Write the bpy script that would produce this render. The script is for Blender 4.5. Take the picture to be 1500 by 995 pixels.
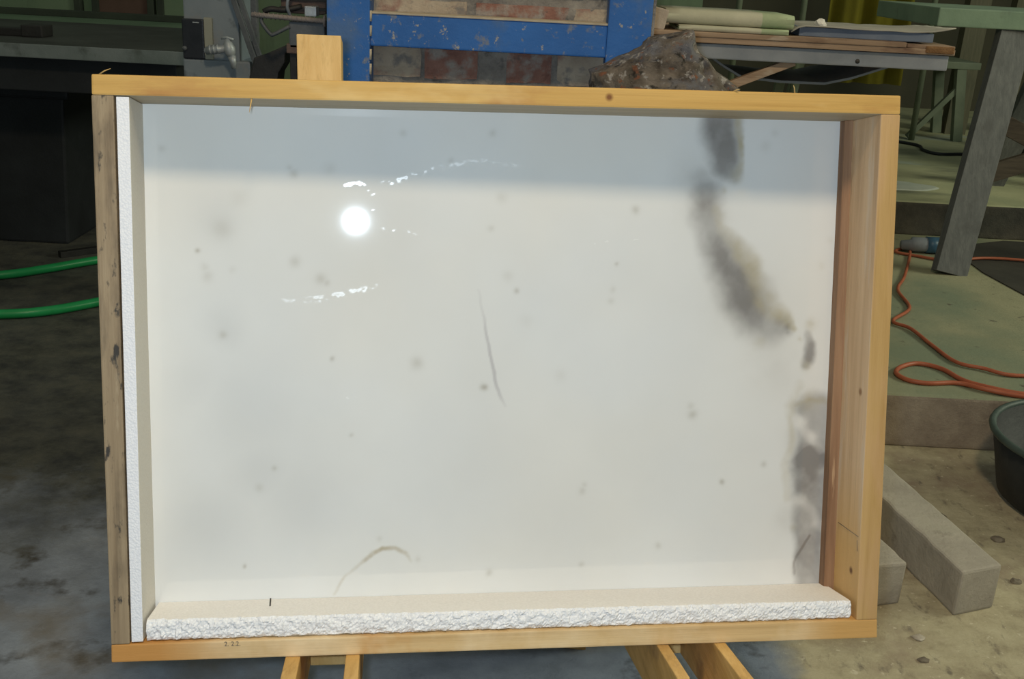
import bpy, bmesh, math, random
import numpy as np
from mathutils import Vector, Matrix, Euler, noise

random.seed(7)
scene = bpy.context.scene
for o in list(bpy.data.objects):
    bpy.data.objects.remove(o)
COL = scene.collection
R = math.radians

# ------------------------------------------------------------------ camera
cam_d = bpy.data.cameras.new('camera')
cam_d.sensor_width = 36.0
cam_d.lens = 37.99
cam_d.clip_start = 0.02
cam = bpy.data.objects.new('camera', cam_d)
cam.location = (0, 0, 1.2)
cam.rotation_euler = (R(70.57537), R(-2.82953), R(0.99729))
COL.objects.link(cam)
scene.camera = cam

# ------------------------------------------------------------------ world, lamps, exposure
AMBIENT = (0.150, 0.168, 0.150)
FLASH_W = 29.5
FLASH_C = (0.74, 0.88, 1.0)
LAMP_W = 45.0
LAMP_C = (1.0, 0.80, 0.52)
SIDE_FILL_W = 170.0

w = bpy.data.worlds.new('workshop_air')
scene.world = w
w.use_nodes = True
w.node_tree.nodes['Background'].inputs[0].default_value = AMBIENT + (1,)
w.node_tree.nodes['Background'].inputs[1].default_value = 1.0

# built-in flash of the photographer's camera, just above and left of the lens
fl = bpy.data.lights.new('camera_flash', 'POINT')
fl.energy = FLASH_W
fl.color = FLASH_C
fl.shadow_soft_size = 0.016
flo = bpy.data.objects.new('camera_flash', fl)
flo.location = (-0.0307, 0.0044, 1.2126)
COL.objects.link(flo)

# warm workshop lamp hanging over the place where the photographer stands
al = bpy.data.lights.new('workshop_lamp', 'AREA')
al.shape = 'DISK'
al.size = 0.42
al.energy = LAMP_W
al.color = LAMP_C
alo = bpy.data.objects.new('workshop_lamp', al)
alo.location = (0.18, -0.217, 3.49)
alo.rotation_euler = (Vector((0.0, 1.12, 0.72)) - Vector(alo.location)).to_track_quat('-Z', 'Y').to_euler()
COL.objects.link(alo)

# fill light added on the right, out of view, to brighten the floor there
wl = bpy.data.lights.new('side_fill', 'AREA')
wl.shape = 'RECTANGLE'
wl.size = 2.6
wl.size_y = 1.6
wl.energy = SIDE_FILL_W
wl.color = (0.97, 1.0, 0.76)
wlo = bpy.data.objects.new('side_fill', wl)
wlo.location = (5.7, 2.6, 2.7)
wlo.rotation_euler = (Vector((1.1, 2.4, 0.1)) - Vector(wlo.location)).to_track_quat('-Z', 'Y').to_euler()
COL.objects.link(wlo)

vs = scene.view_settings
vs.view_transform = 'Standard'
vs.look = 'None'
vs.exposure = 0.0
vs.gamma = 1.0
vs.use_curve_mapping = False

# ------------------------------------------------------------------ materials
def _new(name):
    m = bpy.data.materials.new(name)
    m.use_nodes = True
    nt = m.node_tree
    return m, nt, nt.nodes['Principled BSDF']

def _ramp(nt, stops):
    r = nt.nodes.new('ShaderNodeValToRGB')
    els = r.color_ramp.elements
    while len(els) < len(stops):
        els.new(0.5)
    for e, (p, c) in zip(els, stops):
        e.position = p
        e.color = tuple(c) + (1,)
    return r

def _coords(nt, stretch, space='Object', offset=(0, 0, 0), rot=(0, 0, 0)):
    tc = nt.nodes.new('ShaderNodeTexCoord')
    mp = nt.nodes.new('ShaderNodeMapping')
    mp.inputs['Scale'].default_value = stretch
    mp.inputs['Location'].default_value = offset
    mp.inputs['Rotation'].default_value = rot
    nt.links.new(tc.outputs[space], mp.inputs['Vector'])
    return mp

def _noise(nt, vec, scale, detail=6, rough=0.6, dist=0.0):
    n = nt.nodes.new('ShaderNodeTexNoise')
    n.inputs['Scale'].default_value = scale
    n.inputs['Detail'].default_value = detail
    n.inputs['Roughness'].default_value = rough
    n.inputs['Distortion'].default_value = dist
    nt.links.new(vec.outputs[0], n.inputs['Vector'])
    return n

def _mix(nt, fac, a, b):
    m = nt.nodes.new('ShaderNodeMix')
    m.data_type = 'RGBA'
    nt.links.new(fac, m.inputs[0])
    for s, i in ((a, 6), (b, 7)):
        if hasattr(s, 'is_output'):
            nt.links.new(s, m.inputs[i])
        else:
            m.inputs[i].default_value = tuple(s) + (1,)
    return m.outputs[2]

def stain(nt, col, c, scale, lo, hi, stretch=(1, 1, 1), offset=(0, 0, 0), detail=5):
    mp = _coords(nt, stretch, offset=offset)
    n = _noise(nt, mp, scale, detail)
    r = _ramp(nt, [(lo, (0, 0, 0)), (hi, (1, 1, 1))])
    nt.links.new(n.outputs['Fac'], r.inputs['Fac'])
    return _mix(nt, r.outputs['Color'], col, c)

def rough_mat(name, c1, c2, scale=6, rough=0.7, bump=0.15, bscale=None, stretch=(1, 1, 1), stains=(), metallic=0.0, spec=0.4, lo=0.35, hi=0.65, bdist=0.01):
    m, nt, b = _new(name)
    mp = _coords(nt, stretch)
    n = _noise(nt, mp, scale)
    r = _ramp(nt, [(lo, c1), (hi, c2)])
    nt.links.new(n.outputs['Fac'], r.inputs['Fac'])
    col = r.outputs['Color']
    for s in stains:
        col = stain(nt, col, *s)
    nt.links.new(col, b.inputs['Base Color'])
    b.inputs['Roughness'].default_value = rough
    b.inputs['Metallic'].default_value = metallic
    b.inputs['Specular IOR Level'].default_value = spec
    if bump:
        n2 = _noise(nt, mp, bscale or scale * 6, 8, 0.7)
        bp = nt.nodes.new('ShaderNodeBump')
        bp.inputs['Strength'].default_value = bump
        bp.inputs['Distance'].default_value = bdist
        nt.links.new(n2.outputs['Fac'], bp.inputs['Height'])
        nt.links.new(bp.outputs['Normal'], b.inputs['Normal'])
    return m

def wood(name, c1, c2, axis='x', scale=9, stains=(), rough=0.6, knots=None, fine=0.35):
    """grain runs along the given axis"""
    m, nt, b = _new(name)
    st = {'x': (0.05, 1, 1), 'y': (1, 0.05, 1), 'z': (1, 1, 0.05)}[axis]
    mp = _coords(nt, st)
    n = _noise(nt, mp, scale * 7, 5, 0.6, 0.4)
    r = _ramp(nt, [(0.3, c1), (0.7, c2)])
    nt.links.new(n.outputs['Fac'], r.inputs['Fac'])
    col = r.outputs['Color']
    st2 = {'x': (0.02, 1, 1), 'y': (1, 0.02, 1), 'z': (1, 1, 0.02)}[axis]
    col = stain(nt, col, tuple(v * 0.78 for v in c1), 150, 0.55, 0.85, st2)
    for s in stains:
        col = stain(nt, col, *s)
    if knots:
        for (p, rad, kc) in knots:
            tc = nt.nodes.new('ShaderNodeTexCoord')
            vd = nt.nodes.new('ShaderNodeVectorMath'); vd.operation = 'DISTANCE'
            vd.inputs[1].default_value = p
            nt.links.new(tc.outputs['Object'], vd.inputs[0])
            rk = nt.nodes.new('ShaderNodeMapRange')
            rk.inputs['From Min'].default_value = rad * 0.35
            rk.inputs['From Max'].default_value = rad
            rk.inputs['To Min'].default_value = 0.9
            rk.inputs['To Max'].default_value = 0.0
            nt.links.new(vd.outputs['Value'], rk.inputs['Value'])
            col = _mix(nt, rk.outputs[0], col, kc)
    nt.links.new(col, b.inputs['Base Color'])
    b.inputs['Roughness'].default_value = rough
    b.inputs['Specular IOR Level'].default_value = 0.3
    n2 = _noise(nt, mp, scale * 20, 6, 0.7)
    bp = nt.nodes.new('ShaderNodeBump')
    bp.inputs['Strength'].default_value = fine
    bp.inputs['Distance'].default_value = 0.002
    nt.links.new(n2.outputs['Fac'], bp.inputs['Height'])
    nt.links.new(bp.outputs['Normal'], b.inputs['Normal'])
    return m

def foam_mat(name, c1, c2, bead=260, bump=0.5):
    m, nt, b = _new(name)
    mp = _coords(nt, (1, 1, 1))
    v = nt.nodes.new('ShaderNodeTexVoronoi')
    v.inputs['Scale'].default_value = bead
    nt.links.new(mp.outputs[0], v.inputs['Vector'])
    r = _ramp(nt, [(0.1, c1), (0.75, c2)])
    nt.links.new(v.outputs['Distance'], r.inputs['Fac'])
    nt.links.new(r.outputs['Color'], b.inputs['Base Color'])
    b.inputs['Roughness'].default_value = 0.75
    b.inputs['Specular IOR Level'].default_value = 0.3
    bp = nt.nodes.new('ShaderNodeBump')
    bp.invert = True
    bp.inputs['Strength'].default_value = bump
    bp.inputs['Distance'].default_value = 0.002
    nt.links.new(v.outputs['Distance'], bp.inputs['Height'])
    nt.links.new(bp.outputs['Normal'], b.inputs['Normal'])
    return m

PINE_A, PINE_B = (0.52, 0.30, 0.08), (0.68, 0.425, 0.135)
M = {}
M['pine_top'] = wood('pine_top', PINE_A, PINE_B, 'x', knots=[((0.557, 0.0, 0.638), 0.0055, (0.16, 0.05, 0.015))],
                     stains=[((0.46, 0.23, 0.07), 14, 0.54, 0.72, (0.4, 1, 1)), ((0.74, 0.52, 0.22), 9, 0.56, 0.70, (0.4, 1, 1))])
M['pine_bottom'] = wood('pine_bottom', (0.58, 0.38, 0.17), (0.74, 0.53, 0.27), 'x',
                        stains=[((0.80, 0.62, 0.38), 7, 0.45, 0.65), ((0.56, 0.27, 0.07), 5, 0.58, 0.70)],
                        knots=[((0.01, 0.0, 0.008), 0.13, (0.54, 0.25, 0.06)), ((0.885, 0.0, 0.01), 0.10, (0.60, 0.34, 0.11))])
M['raw_inner'] = wood('raw_inner', (0.54, 0.345, 0.19), (0.72, 0.50, 0.30), 'z', stains=[((0.66, 0.52, 0.38), 26, 0.56, 0.66, (1, 1, 0.12)), ((0.36, 0.20, 0.10), 30, 0.60, 0.70, (1, 1, 0.15))],
                      knots=[((0.8748, 0.03, 0.05), 0.16, (0.60, 0.36, 0.13)), ((0.8750, 0.022, 0.078), 0.006, (0.10, 0.03, 0.01)), ((0.8753, 0.02, 0.30), 0.006, (0.25, 0.12, 0.05))])
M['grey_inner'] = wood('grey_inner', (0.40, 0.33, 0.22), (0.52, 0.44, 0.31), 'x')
M['pine_side'] = wood('pine_side', (0.45, 0.27, 0.095), (0.57, 0.37, 0.15), 'z', knots=[((0.8757, 0.022, 0.078), 0.007, (0.10, 0.03, 0.01)), ((0.8757, 0.03, 0.30), 0.006, (0.25, 0.12, 0.05))],
                      stains=[((0.58, 0.36, 0.20), 10, 0.5, 0.7, (1, 1, 0.25))])
M['weathered_side'] = wood('weathered_side', (0.25, 0.18, 0.11), (0.40, 0.31, 0.20), 'z',
                           stains=[((0.12, 0.09, 0.06), 24, 0.50, 0.68, (1, 1, 0.25)), ((0.05, 0.045, 0.04), 90, 0.58, 0.66, (1, 1, 0.4)), ((0.46, 0.37, 0.25), 40, 0.60, 0.7, (1, 1, 0.2))], fine=0.6)
M['brown_batten'] = wood('brown_batten', (0.20, 0.10, 0.05), (0.36, 0.21, 0.115), 'z',
                         stains=[((0.50, 0.32, 0.18), 60, 0.64, 0.70, (1, 1, 0.06))], fine=0.6)
M['pine_back'] = wood('pine_back', (0.45, 0.28, 0.12), (0.62, 0.42, 0.2), 'x')
M['pine_upright'] = wood('pine_upright', (0.58, 0.37, 0.13), (0.74, 0.52, 0.23), 'z', scale=7, stains=[((0.56, 0.31, 0.09), 22, 0.52, 0.64, (1, 0.3, 0.05))])
M['pine_beam'] = wood('pine_beam', (0.52, 0.30, 0.09), (0.72, 0.46, 0.17), 'y',
                      stains=[((0.30, 0.18, 0.08), 10, 0.52, 0.7)])
M['foam'] = foam_mat('foam', (0.90, 0.88, 0.85), (0.84, 0.82, 0.79), 300, 0.25)
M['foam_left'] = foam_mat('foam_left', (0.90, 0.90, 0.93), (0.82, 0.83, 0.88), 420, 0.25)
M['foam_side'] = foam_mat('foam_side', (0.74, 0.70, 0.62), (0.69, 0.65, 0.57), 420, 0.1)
M['foam_broken'] = foam_mat('foam_broken', (0.95, 0.95, 0.96), (0.84, 0.84, 0.86), 330, 0.5)
M['pencil'] = rough_mat('pencil', (0.13, 0.10, 0.08), (0.2, 0.16, 0.12), 80, 0.8, 0)
M['nail'] = rough_mat('nail', (0.03, 0.03, 0.03), (0.07, 0.06, 0.05), 40, 0.5, 0)

# ------------------------------------------------------------------ object helpers
def link(o, parent=None):
    COL.objects.link(o)
    if parent is not None:
        o.parent = parent
    return o

def tag(o, label, cat, group=None):
    o['label'] = label
    o['category'] = cat
    if group:
        o['group'] = group
    return o

def structure(o):
    o['kind'] = 'structure'
    return o

def mesh(name, verts, faces, mat, parent=None, smooth=False, bevel=0.0, mats=None, seg=2):
    me = bpy.data.meshes.new(name)
    me.from_pydata([tuple(v) for v in verts], [], faces)
    me.update()
    bm = bmesh.new(); bm.from_mesh(me)
    bmesh.ops.recalc_face_normals(bm, faces=bm.faces)
    if bevel:
        es = [e for e in bm.edges if e.is_manifold and e.calc_face_angle(0) > 0.5]
        bmesh.ops.bevel(bm, geom=es, offset=bevel, segments=seg, affect='EDGES', profile=0.6, clamp_overlap=True)
    bm.to_mesh(me); bm.free()
    for mm in (mats or [mat]):
        me.materials.append(mm if not isinstance(mm, str) else M[mm])
    if smooth:
        for p in me.polygons:
            p.use_smooth = True
    return link(bpy.data.objects.new(name, me), parent)

BOXF = [(0, 1, 2, 3), (4, 7, 6, 5), (0, 4, 5, 1), (1, 5, 6, 2), (2, 6, 7, 3), (3, 7, 4, 0)]
def hexa(name, c, mat, parent=None, bevel=0.0015):
    """c: 8 corners, front ring (4) then back ring (4)"""
    return mesh(name, c, BOXF, mat, parent, bevel=bevel)

def boxc(x0, x1, y0, y1, z0, z1):
    return [Vector(p) for p in ((x0, y0, z0), (x1, y0, z0), (x1, y0, z1), (x0, y0, z1), (x0, y1, z0), (x1, y1, z0), (x1, y1, z1), (x0, y1, z1))]

def box(name, x0, x1, y0, y1, z0, z1, mat, parent=None, bevel=0.002):
    return hexa(name, boxc(x0, x1, y0, y1, z0, z1), mat, parent, bevel)

def prism(name, pts, y0, y1, mat, parent=None, bevel=0.002, axis='y'):
    """polygon in (x, z) extruded along y"""
    n = len(pts)
    v = [(x, y0, z) for x, z in pts] + [(x, y1, z) for x, z in pts]
    f = [tuple(range(n)), tuple(range(2 * n - 1, n - 1, -1))] + [(i, i + n, (i + 1) % n + n, (i + 1) % n) for i in range(n)]
    return mesh(name, v, f, mat, parent, bevel=bevel)

def bar(name, a, b, wd, th, mat, parent=None, bevel=0.0015, up=(0, 1, 0)):
    """rectangular bar from a to b; wd across, th along 'up'"""
    a, b = Vector(a), Vector(b)
    d = (b - a).normalized()
    u = Vector(up); u = (u - d * u.dot(d)).normalized()
    s = d.cross(u)
    c = []
    for e in (a, b):
        c += [e - s * wd / 2 - u * th / 2, e + s * wd / 2 - u * th / 2, e + s * wd / 2 + u * th / 2, e - s * wd / 2 + u * th / 2]
    return hexa(name, c, mat, parent, bevel)

def catmull(p, n=8):
    p = [Vector(q) for q in p]
    q = [p[0] * 2 - p[1]] + p + [p[-1] * 2 - p[-2]]
    out = []
    for i in range(1, len(q) - 2):
        for k in range(n):
            t = k / n
            a, b, c, d = q[i - 1], q[i], q[i + 1], q[i + 2]
            out.append(0.5 * ((2 * b) + (c - a) * t + (2 * a - 5 * b + 4 * c - d) * t * t + (3 * b - a - 3 * c + d) * t ** 3))
    out.append(p[-1])
    return out

def tube(name, path, rad, mat, parent=None, seg=10, smooth=True):
    path = [Vector(p) for p in path]
    rads = rad if isinstance(rad, (list, tuple)) else [rad] * len(path)
    v, f = [], []
    ref = Vector((0, 0, 1))
    prev = None
    for i, p in enumerate(path):
        d = (path[min(i + 1, len(path) - 1)] - path[max(i - 1, 0)]).normalized()
        if prev is None:
            if abs(d.dot(ref)) > 0.9:
                ref = Vector((1, 0, 0))
            u = (ref - d * ref.dot(d)).normalized()
        else:
            u = (prev - d * prev.dot(d)).normalized()
        prev = u
        s = d.cross(u)
        for k in range(seg):
            a = 2 * math.pi * k / seg
            v.append(p + (u * math.cos(a) + s * math.sin(a)) * rads[i])
    n = len(path)
    for i in range(n - 1):
        for k in range(seg):
            f.append((i * seg + k, i * seg + (k + 1) % seg, (i + 1) * seg + (k + 1) % seg, (i + 1) * seg + k))
    f.append(tuple(range(seg))); f.append(tuple(range((n - 1) * seg, n * seg)))
    return mesh(name, v, f, mat, parent, smooth=smooth)

def empty(name, loc=(0, 0, 0), rot=(0, 0, 0)):
    o = bpy.data.objects.new(name, None)
    o.empty_display_size = 0.05
    o.location = loc
    o.rotation_euler = rot
    return link(o)

# pose of the leaning crate (x along its width, y into its depth, z up its height)
CR_LOC = Vector((-0.43266, 1.01769, 0.43158))
CR_ROT = Euler((R(-13.34380), R(-0.72619), R(7.0)), 'XYZ')
CR_M = Matrix.Translation(CR_LOC) @ CR_ROT.to_matrix().to_4x4()
def cw(x, y, z):
    return CR_M @ Vector((x, y, z))

# ------------------------------------------------------------------ setting: floors and walls
def floor_material():
    m, nt, b = _new('workshop_floor')
    mp = _coords(nt, (1, 1, 1))
    n1 = _noise(nt, mp, 3.2, 8, 0.65)
    wet = _ramp(nt, [(0.28, (0.14, 0.155, 0.18)), (0.45, (0.245, 0.275, 0.33)), (0.60, (0.35, 0.39, 0.46)), (0.78, (0.38, 0.37, 0.36))])
    nt.links.new(n1.outputs['Fac'], wet.inputs['Fac'])
    n2 = _noise(nt, mp, 14, 10, 0.7)
    dry = _ramp(nt, [(0.30, (0.32, 0.27, 0.185)), (0.5, (0.48, 0.43, 0.295)), (0.7, (0.58, 0.53, 0.375))])
    nt.links.new(n2.outputs['Fac'], dry.inputs['Fac'])
    # dark slurry spots and brown damp patches on the dry side
    c_dry = stain(nt, dry.outputs['Color'], (0.34, 0.27, 0.20), 3.0, 0.52, 0.66)
    c_dry = stain(nt, c_dry, (0.22, 0.19, 0.145), 30, 0.58, 0.70, (1, 0.5, 1))
    c_dry = stain(nt, c_dry, (0.66, 0.61, 0.46), 60, 0.62, 0.70)
    c_wet = stain(nt, wet.outputs['Color'], (0.07, 0.065, 0.06), 9, 0.56, 0.70)
    c_wet = stain(nt, c_wet, (0.22, 0.20, 0.175), 2.1, 0.58, 0.70, offset=(3, 1, 0))
    # dark soaked area deeper in the hall, with a ragged edge
    sy = nt.nodes.new('ShaderNodeSeparateXYZ')
    nt.links.new(mp.outputs[0], sy.inputs[0])
    n4 = _noise(nt, mp, 2.6, 8, 0.7)
    mb = nt.nodes.new('ShaderNodeMath'); mb.operation = 'MULTIPLY_ADD'
    mb.inputs[1].default_value = 1.6
    nt.links.new(n4.outputs['Fac'], mb.inputs[0])
    nt.links.new(sy.outputs['Y'], mb.inputs[2])
    fd = nt.nodes.new('ShaderNodeMapRange')
    fd.inputs['From Min'].default_value = 2.55
    fd.inputs['From Max'].default_value = 3.15
    fd.inputs['To Max'].default_value = 0.93
    nt.links.new(mb.outputs[0], fd.inputs['Value'])
    n5 = _noise(nt, mp, 9, 9, 0.7)
    soak = _ramp(nt, [(0.35, (0.03, 0.03, 0.026)), (0.55, (0.085, 0.085, 0.065)), (0.7, (0.14, 0.135, 0.11))])
    nt.links.new(n5.outputs['Fac'], soak.inputs['Fac'])
    c_wet = _mix(nt, fd.outputs[0], c_wet, soak.outputs['Color'])
    # the slurry lies on the left of a wandering line
    sx = nt.nodes.new('ShaderNodeSeparateXYZ')
    nt.links.new(mp.outputs[0], sx.inputs[0])
    n3 = _noise(nt, mp, 1.6, 5, 0.6)
    ma = nt.nodes.new('ShaderNodeMath'); ma.operation = 'MULTIPLY_ADD'
    ma.inputs[1].default_value = 0.5
    nt.links.new(n3.outputs['Fac'], ma.inputs[0])
    nt.links.new(sx.outputs['X'], ma.inputs[2])
    fr = nt.nodes.new('ShaderNodeMapRange')
    fr.inputs['From Min'].default_value = 0.74
    fr.inputs['From Max'].default_value = 0.82
    nt.links.new(ma.outputs[0], fr.inputs['Value'])
    col = _mix(nt, fr.outputs[0], c_wet, c_dry)
    nt.links.new(col, b.inputs['Base Color'])
    b.inputs['Roughness'].default_value = 0.75
    b.inputs['Specular IOR Level'].default_value = 0.25
    nb = _noise(nt, mp, 45, 10, 0.75)
    bp = nt.nodes.new('ShaderNodeBump')
    bp.inputs['Strength'].default_value = 0.5
    bp.inputs['Distance'].default_value = 0.01
    nt.links.new(nb.outputs['Fac'], bp.inputs['Height'])
    nt.links.new(bp.outputs['Normal'], b.inputs['Normal'])
    return m
M['floor'] = floor_material()
M['platform'] = rough_mat('platform_top', (0.24, 0.235, 0.145), (0.34, 0.325, 0.205), 2.0, 0.8, 0.3, 40,
                          stains=[((0.20, 0.23, 0.155), 1.1, 0.5, 0.65), ((0.11, 0.10, 0.07), 18, 0.64, 0.74)])
M['riser'] = rough_mat('platform_riser', (0.27, 0.22, 0.175), (0.37, 0.31, 0.245), 18, 0.85, 0.5, 60,
                       stains=[((0.10, 0.09, 0.08), 14, 0.63, 0.72)])
M['green_wall'] = rough_mat('green_wall_paint', (0.16, 0.235, 0.15), (0.22, 0.30, 0.19), 1.5, 0.7, 0.1, 20,
                            stains=[((0.10, 0.13, 0.09), 2.5, 0.55, 0.7, (1, 1, 0.3))])
M['olive_wall'] = rough_mat('olive_wall', (0.06, 0.058, 0.040), (0.09, 0.085, 0.056), 1.2, 0.8, 0.1, 20)

structure(box('floor', -6, 6, -3, 9, -0.1, 0.0, 'floor', bevel=0))

def platform(name, x0, x1, y0, y1, z0, z1):
    c = boxc(x0, x1, y0, y1, z0, z1)
    o = mesh(name, c, BOXF, 'platform', mats=['platform', 'riser'], bevel=0.012, seg=3)
    for p in o.data.polygons:
        p.material_index = 0 if p.normal.z > 0.5 else 1
    return structure(o)
platform('raised_floor', 0.62, 6.0, 2.70, 9.0, -0.002, 0.152)
up = platform('raised_floor', 0.9, 6.0, 4.62, 9.0, 0.150, 0.30)
M['upper_floor'] = rough_mat('upper_floor', (0.34, 0.35, 0.21), (0.46, 0.46, 0.28), 2.0, 0.8, 0.3, 40, stains=[((0.20, 0.21, 0.14), 3.0, 0.52, 0.66, (0.4, 1, 1)), ((0.40, 0.44, 0.36), 2.2, 0.62, 0.68, (0.5, 1, 1), (1.3, 0.4, 0))])
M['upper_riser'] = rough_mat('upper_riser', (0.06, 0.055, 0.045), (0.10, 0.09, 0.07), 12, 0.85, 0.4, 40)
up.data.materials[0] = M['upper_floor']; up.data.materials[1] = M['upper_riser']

structure(box('wall_back', -6, 1.25, 8.2, 8.4, 0, 4.2, 'green_wall', bevel=0))
structure(box('wall_back', 1.25, 6, 8.2, 8.4, 0.29, 4.2, 'olive_wall', bevel=0))
structure(box('wall_left', -6.1, -5.9, -1, 8.4, 0, 4.2, 'green_wall', bevel=0))
structure(box('wall_right', 5.9, 6.1, -1, 8.4, 0, 4.2, 'olive_wall', bevel=0))

# ------------------------------------------------------------------ the crate
crate = empty('shipping_crate', CR_LOC, CR_ROT)
tag(crate, 'shallow open-fronted pine shipping crate holding the polished marble slab', 'crate')
DEP = 0.125
tb = hexa('top_board', [(-0.0015, 0, 0.6272), (0.8987, 0, 0.6264), (0.8984, 0, 0.6482), (-0.0013, 0, 0.6491),
                   (-0.0015, DEP, 0.6272), (0.8987, DEP, 0.6264), (0.8984, DEP, 0.6482), (-0.0013, DEP, 0.6491)], 'pine_top', crate, 0.0022)
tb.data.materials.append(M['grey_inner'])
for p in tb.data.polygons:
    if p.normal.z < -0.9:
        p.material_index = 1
hexa('bottom_board', [(0.0017, 0, 0.0), (0.9023, 0, 0.0), (0.9012, 0, 0.0232), (0.0020, 0, 0.0205),
                      (0.0017, DEP, 0.0), (0.9023, DEP, 0.0), (0.9012, DEP, 0.0232), (0.0020, DEP, 0.0205)], 'pine_bottom', crate, 0.0015)
hexa('side_board', [(0.0020, 0, 0.0206), (0.0222, 0, 0.0210), (0.0211, 0, 0.6272), (-0.0018, 0, 0.6272),
                    (0.0020, DEP, 0.0206), (0.0222, DEP, 0.0210), (0.0211, DEP, 0.6272), (-0.0018, DEP, 0.6272)], 'weathered_side', crate, 0.0015)
rb = hexa('side_board', [(0.8748, 0, 0.0231), (0.9010, 0, 0.0232), (0.8986, 0, 0.6264), (0.8757, 0, 0.6265),
                    (0.8748, DEP, 0.0231), (0.9010, DEP, 0.0232), (0.8986, DEP, 0.6264), (0.8757, DEP, 0.6265)], 'pine_side', crate, 0.0015)
rb.data.materials.append(M['raw_inner'])
for p in rb.data.polygons:
    if p.normal.x < -0.9:
        p.material_index = 1
for (a, b) in (((0.0647, 0.1262), (0.006, 0.1252)), ((0.008, 0.120), (0.0065, 0.107))):
    pm = tube('pencil_mark', [(0.8747, a[0], a[1]), (0.8747, b[0], b[1])], 0.0004, 'pencil', rb, 5)
o = hexa('side_batten', [(0.8632, 0.074, 0.0232), (0.8752, 0.070, 0.0232), (0.8760, 0.076, 0.6266), (0.8668, 0.080, 0.6266),
                         (0.8632, DEP, 0.0232), (0.8752, DEP, 0.0232), (0.8760, DEP, 0.6266), (0.8668, DEP, 0.6266)], 'brown_batten', crate, 0.001)
o['label'] = 'dark brown rough batten against the slab edge'
for i in range(6):
    z0 = 0.004 + i * 0.108
    box('back_slat', 0.002, 0.899, DEP - 0.001, DEP + 0.014, z0, z0 + 0.096, 'pine_back', crate, 0.0015)
tc_ = bpy.data.curves.new('pencil_note', 'FONT')
tc_.body = '2. 2.2.'
tc_.size = 0.0075
tc_.extrude = 0.0002
tmp = link(bpy.data.objects.new('pencil_note_curve', tc_))
note_me = bpy.data.meshes.new_from_object(tmp.evaluated_get(bpy.context.evaluated_depsgraph_get()))
bpy.data.objects.remove(tmp)
note_me.materials.clear(); note_me.materials.append(M['pencil'])
note = link(bpy.data.objects.new('pencil_note', note_me), crate)
note.location = (0.126, -0.0001, 0.0152); note.rotation_euler = (R(90), 0, 0)
# a few raised splinters and staples on the board edges
for (x, z, dx, dz) in ((0.165, 0.628, -0.002, -0.016), (0.006, 0.6485, 0.014, 0.006), (0.772, 0.648, -0.004, 0.008), (0.70, 0.6482, 0.006, 0.002)):
    tube('splinter', [(x, 0.002, z), (x + dx * 0.5, -0.002, z + dz * 0.6), (x + dx, -0.004, z + dz)], [0.0009, 0.0007, 0.0002], 'pine_upright', crate, 5)

# ------------------------------------------------------------------ the marble slab
VEIN_TOP =[ (0.712,0.646,0.0213,0.85), (0.714,0.617,0.0229,0.90), (0.719,0.588,0.0205,0.80), (0.721,0.565,0.0174,0.75), (0.728,0.554,0.0095,0.50)]
VEIN_MID =[ (0.694,0.553,0.0118,0.35), (0.698,0.534,0.0158,0.75), (0.701,0.509,0.0166,0.75), (0.710,0.484,0.0166,0.75), (0.723,0.459,0.0197,0.80), (0.739,0.434,0.0229,0.90), (0.752,0.409,0.0245,1.00), (0.764,0.388,0.0237,0.80), (0.780,0.372,0.0190,0.50), (0.796,0.370,0.0126,0.50)]
VEIN_SMALL =[ (0.838,0.364,0.0055,0.40), (0.841,0.349,0.0079,0.70), (0.840,0.332,0.0087,0.75), (0.836,0.323,0.0063,0.50)]
VEIN_LOW =[ (0.851,0.264,0.0253,0.62), (0.850,0.231,0.0237,0.55), (0.848,0.200,0.0253,0.95), (0.849,0.169,0.0229,0.90), (0.849,0.133,0.0197,0.80), (0.849,0.097,0.0190,0.78), (0.848,0.061,0.0190,0.72), (0.849,0.025,0.0190,0.72)]
HALO =[ (0.779,0.353,0.0355,0.22), (0.794,0.319,0.0355,0.18), (0.704,0.514,0.0355,0.22), (0.751,0.405,0.0434,0.28), (0.824,0.231,0.0197,0.30), (0.822,0.125,0.0158,0.30), (0.681,0.555,0.0237,0.25)]
YELLOW =[ (0.737,0.613,0.0032,0.80), (0.740,0.576,0.0039,0.90), (0.733,0.557,0.0071,0.60), (0.723,0.497,0.0055,0.50), (0.738,0.472,0.0047,0.50), (0.756,0.451,0.0079,0.70), (0.766,0.426,0.0063,0.50), (0.779,0.396,0.0087,0.75), (0.801,0.386,0.0079,0.60), (0.814,0.372,0.0032,0.70), (0.841,0.376,0.0063,0.85), (0.825,0.357,0.0032,0.55), (0.837,0.322,0.0071,0.60), (0.826,0.292,0.0055,0.40), (0.821,0.273,0.0047,0.50), (0.841,0.278,0.0111,0.55), (0.818,0.231,0.0039,0.40), (0.814,0.187,0.0047,0.35), (0.830,0.116,0.0039,0.30), (0.720,0.535,0.0039,0.40), (0.741,0.537,0.0047,0.40), (0.770,0.353,0.0063,0.30), (0.859,0.482,0.0047,0.25), (0.847,0.448,0.0047,0.20)]
LIGHT =[ (0.740,0.537,0.0111,0.90), (0.729,0.541,0.0079,0.60), (0.832,0.250,0.0079,0.80), (0.847,0.231,0.0063,0.60), (0.834,0.147,0.0071,0.50), (0.856,0.120,0.0055,0.40), (0.862,0.186,0.0055,0.30), (0.845,0.043,0.0063,0.20)]
CRACK =[ (0.418,0.416,0.0016,0.15), (0.425,0.387,0.0016,0.30), (0.429,0.363,0.0017,0.70), (0.435,0.334,0.0017,0.80), (0.440,0.306,0.0020,0.80), (0.446,0.289,0.0020,0.60), (0.453,0.275,0.0016,0.20)]
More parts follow.
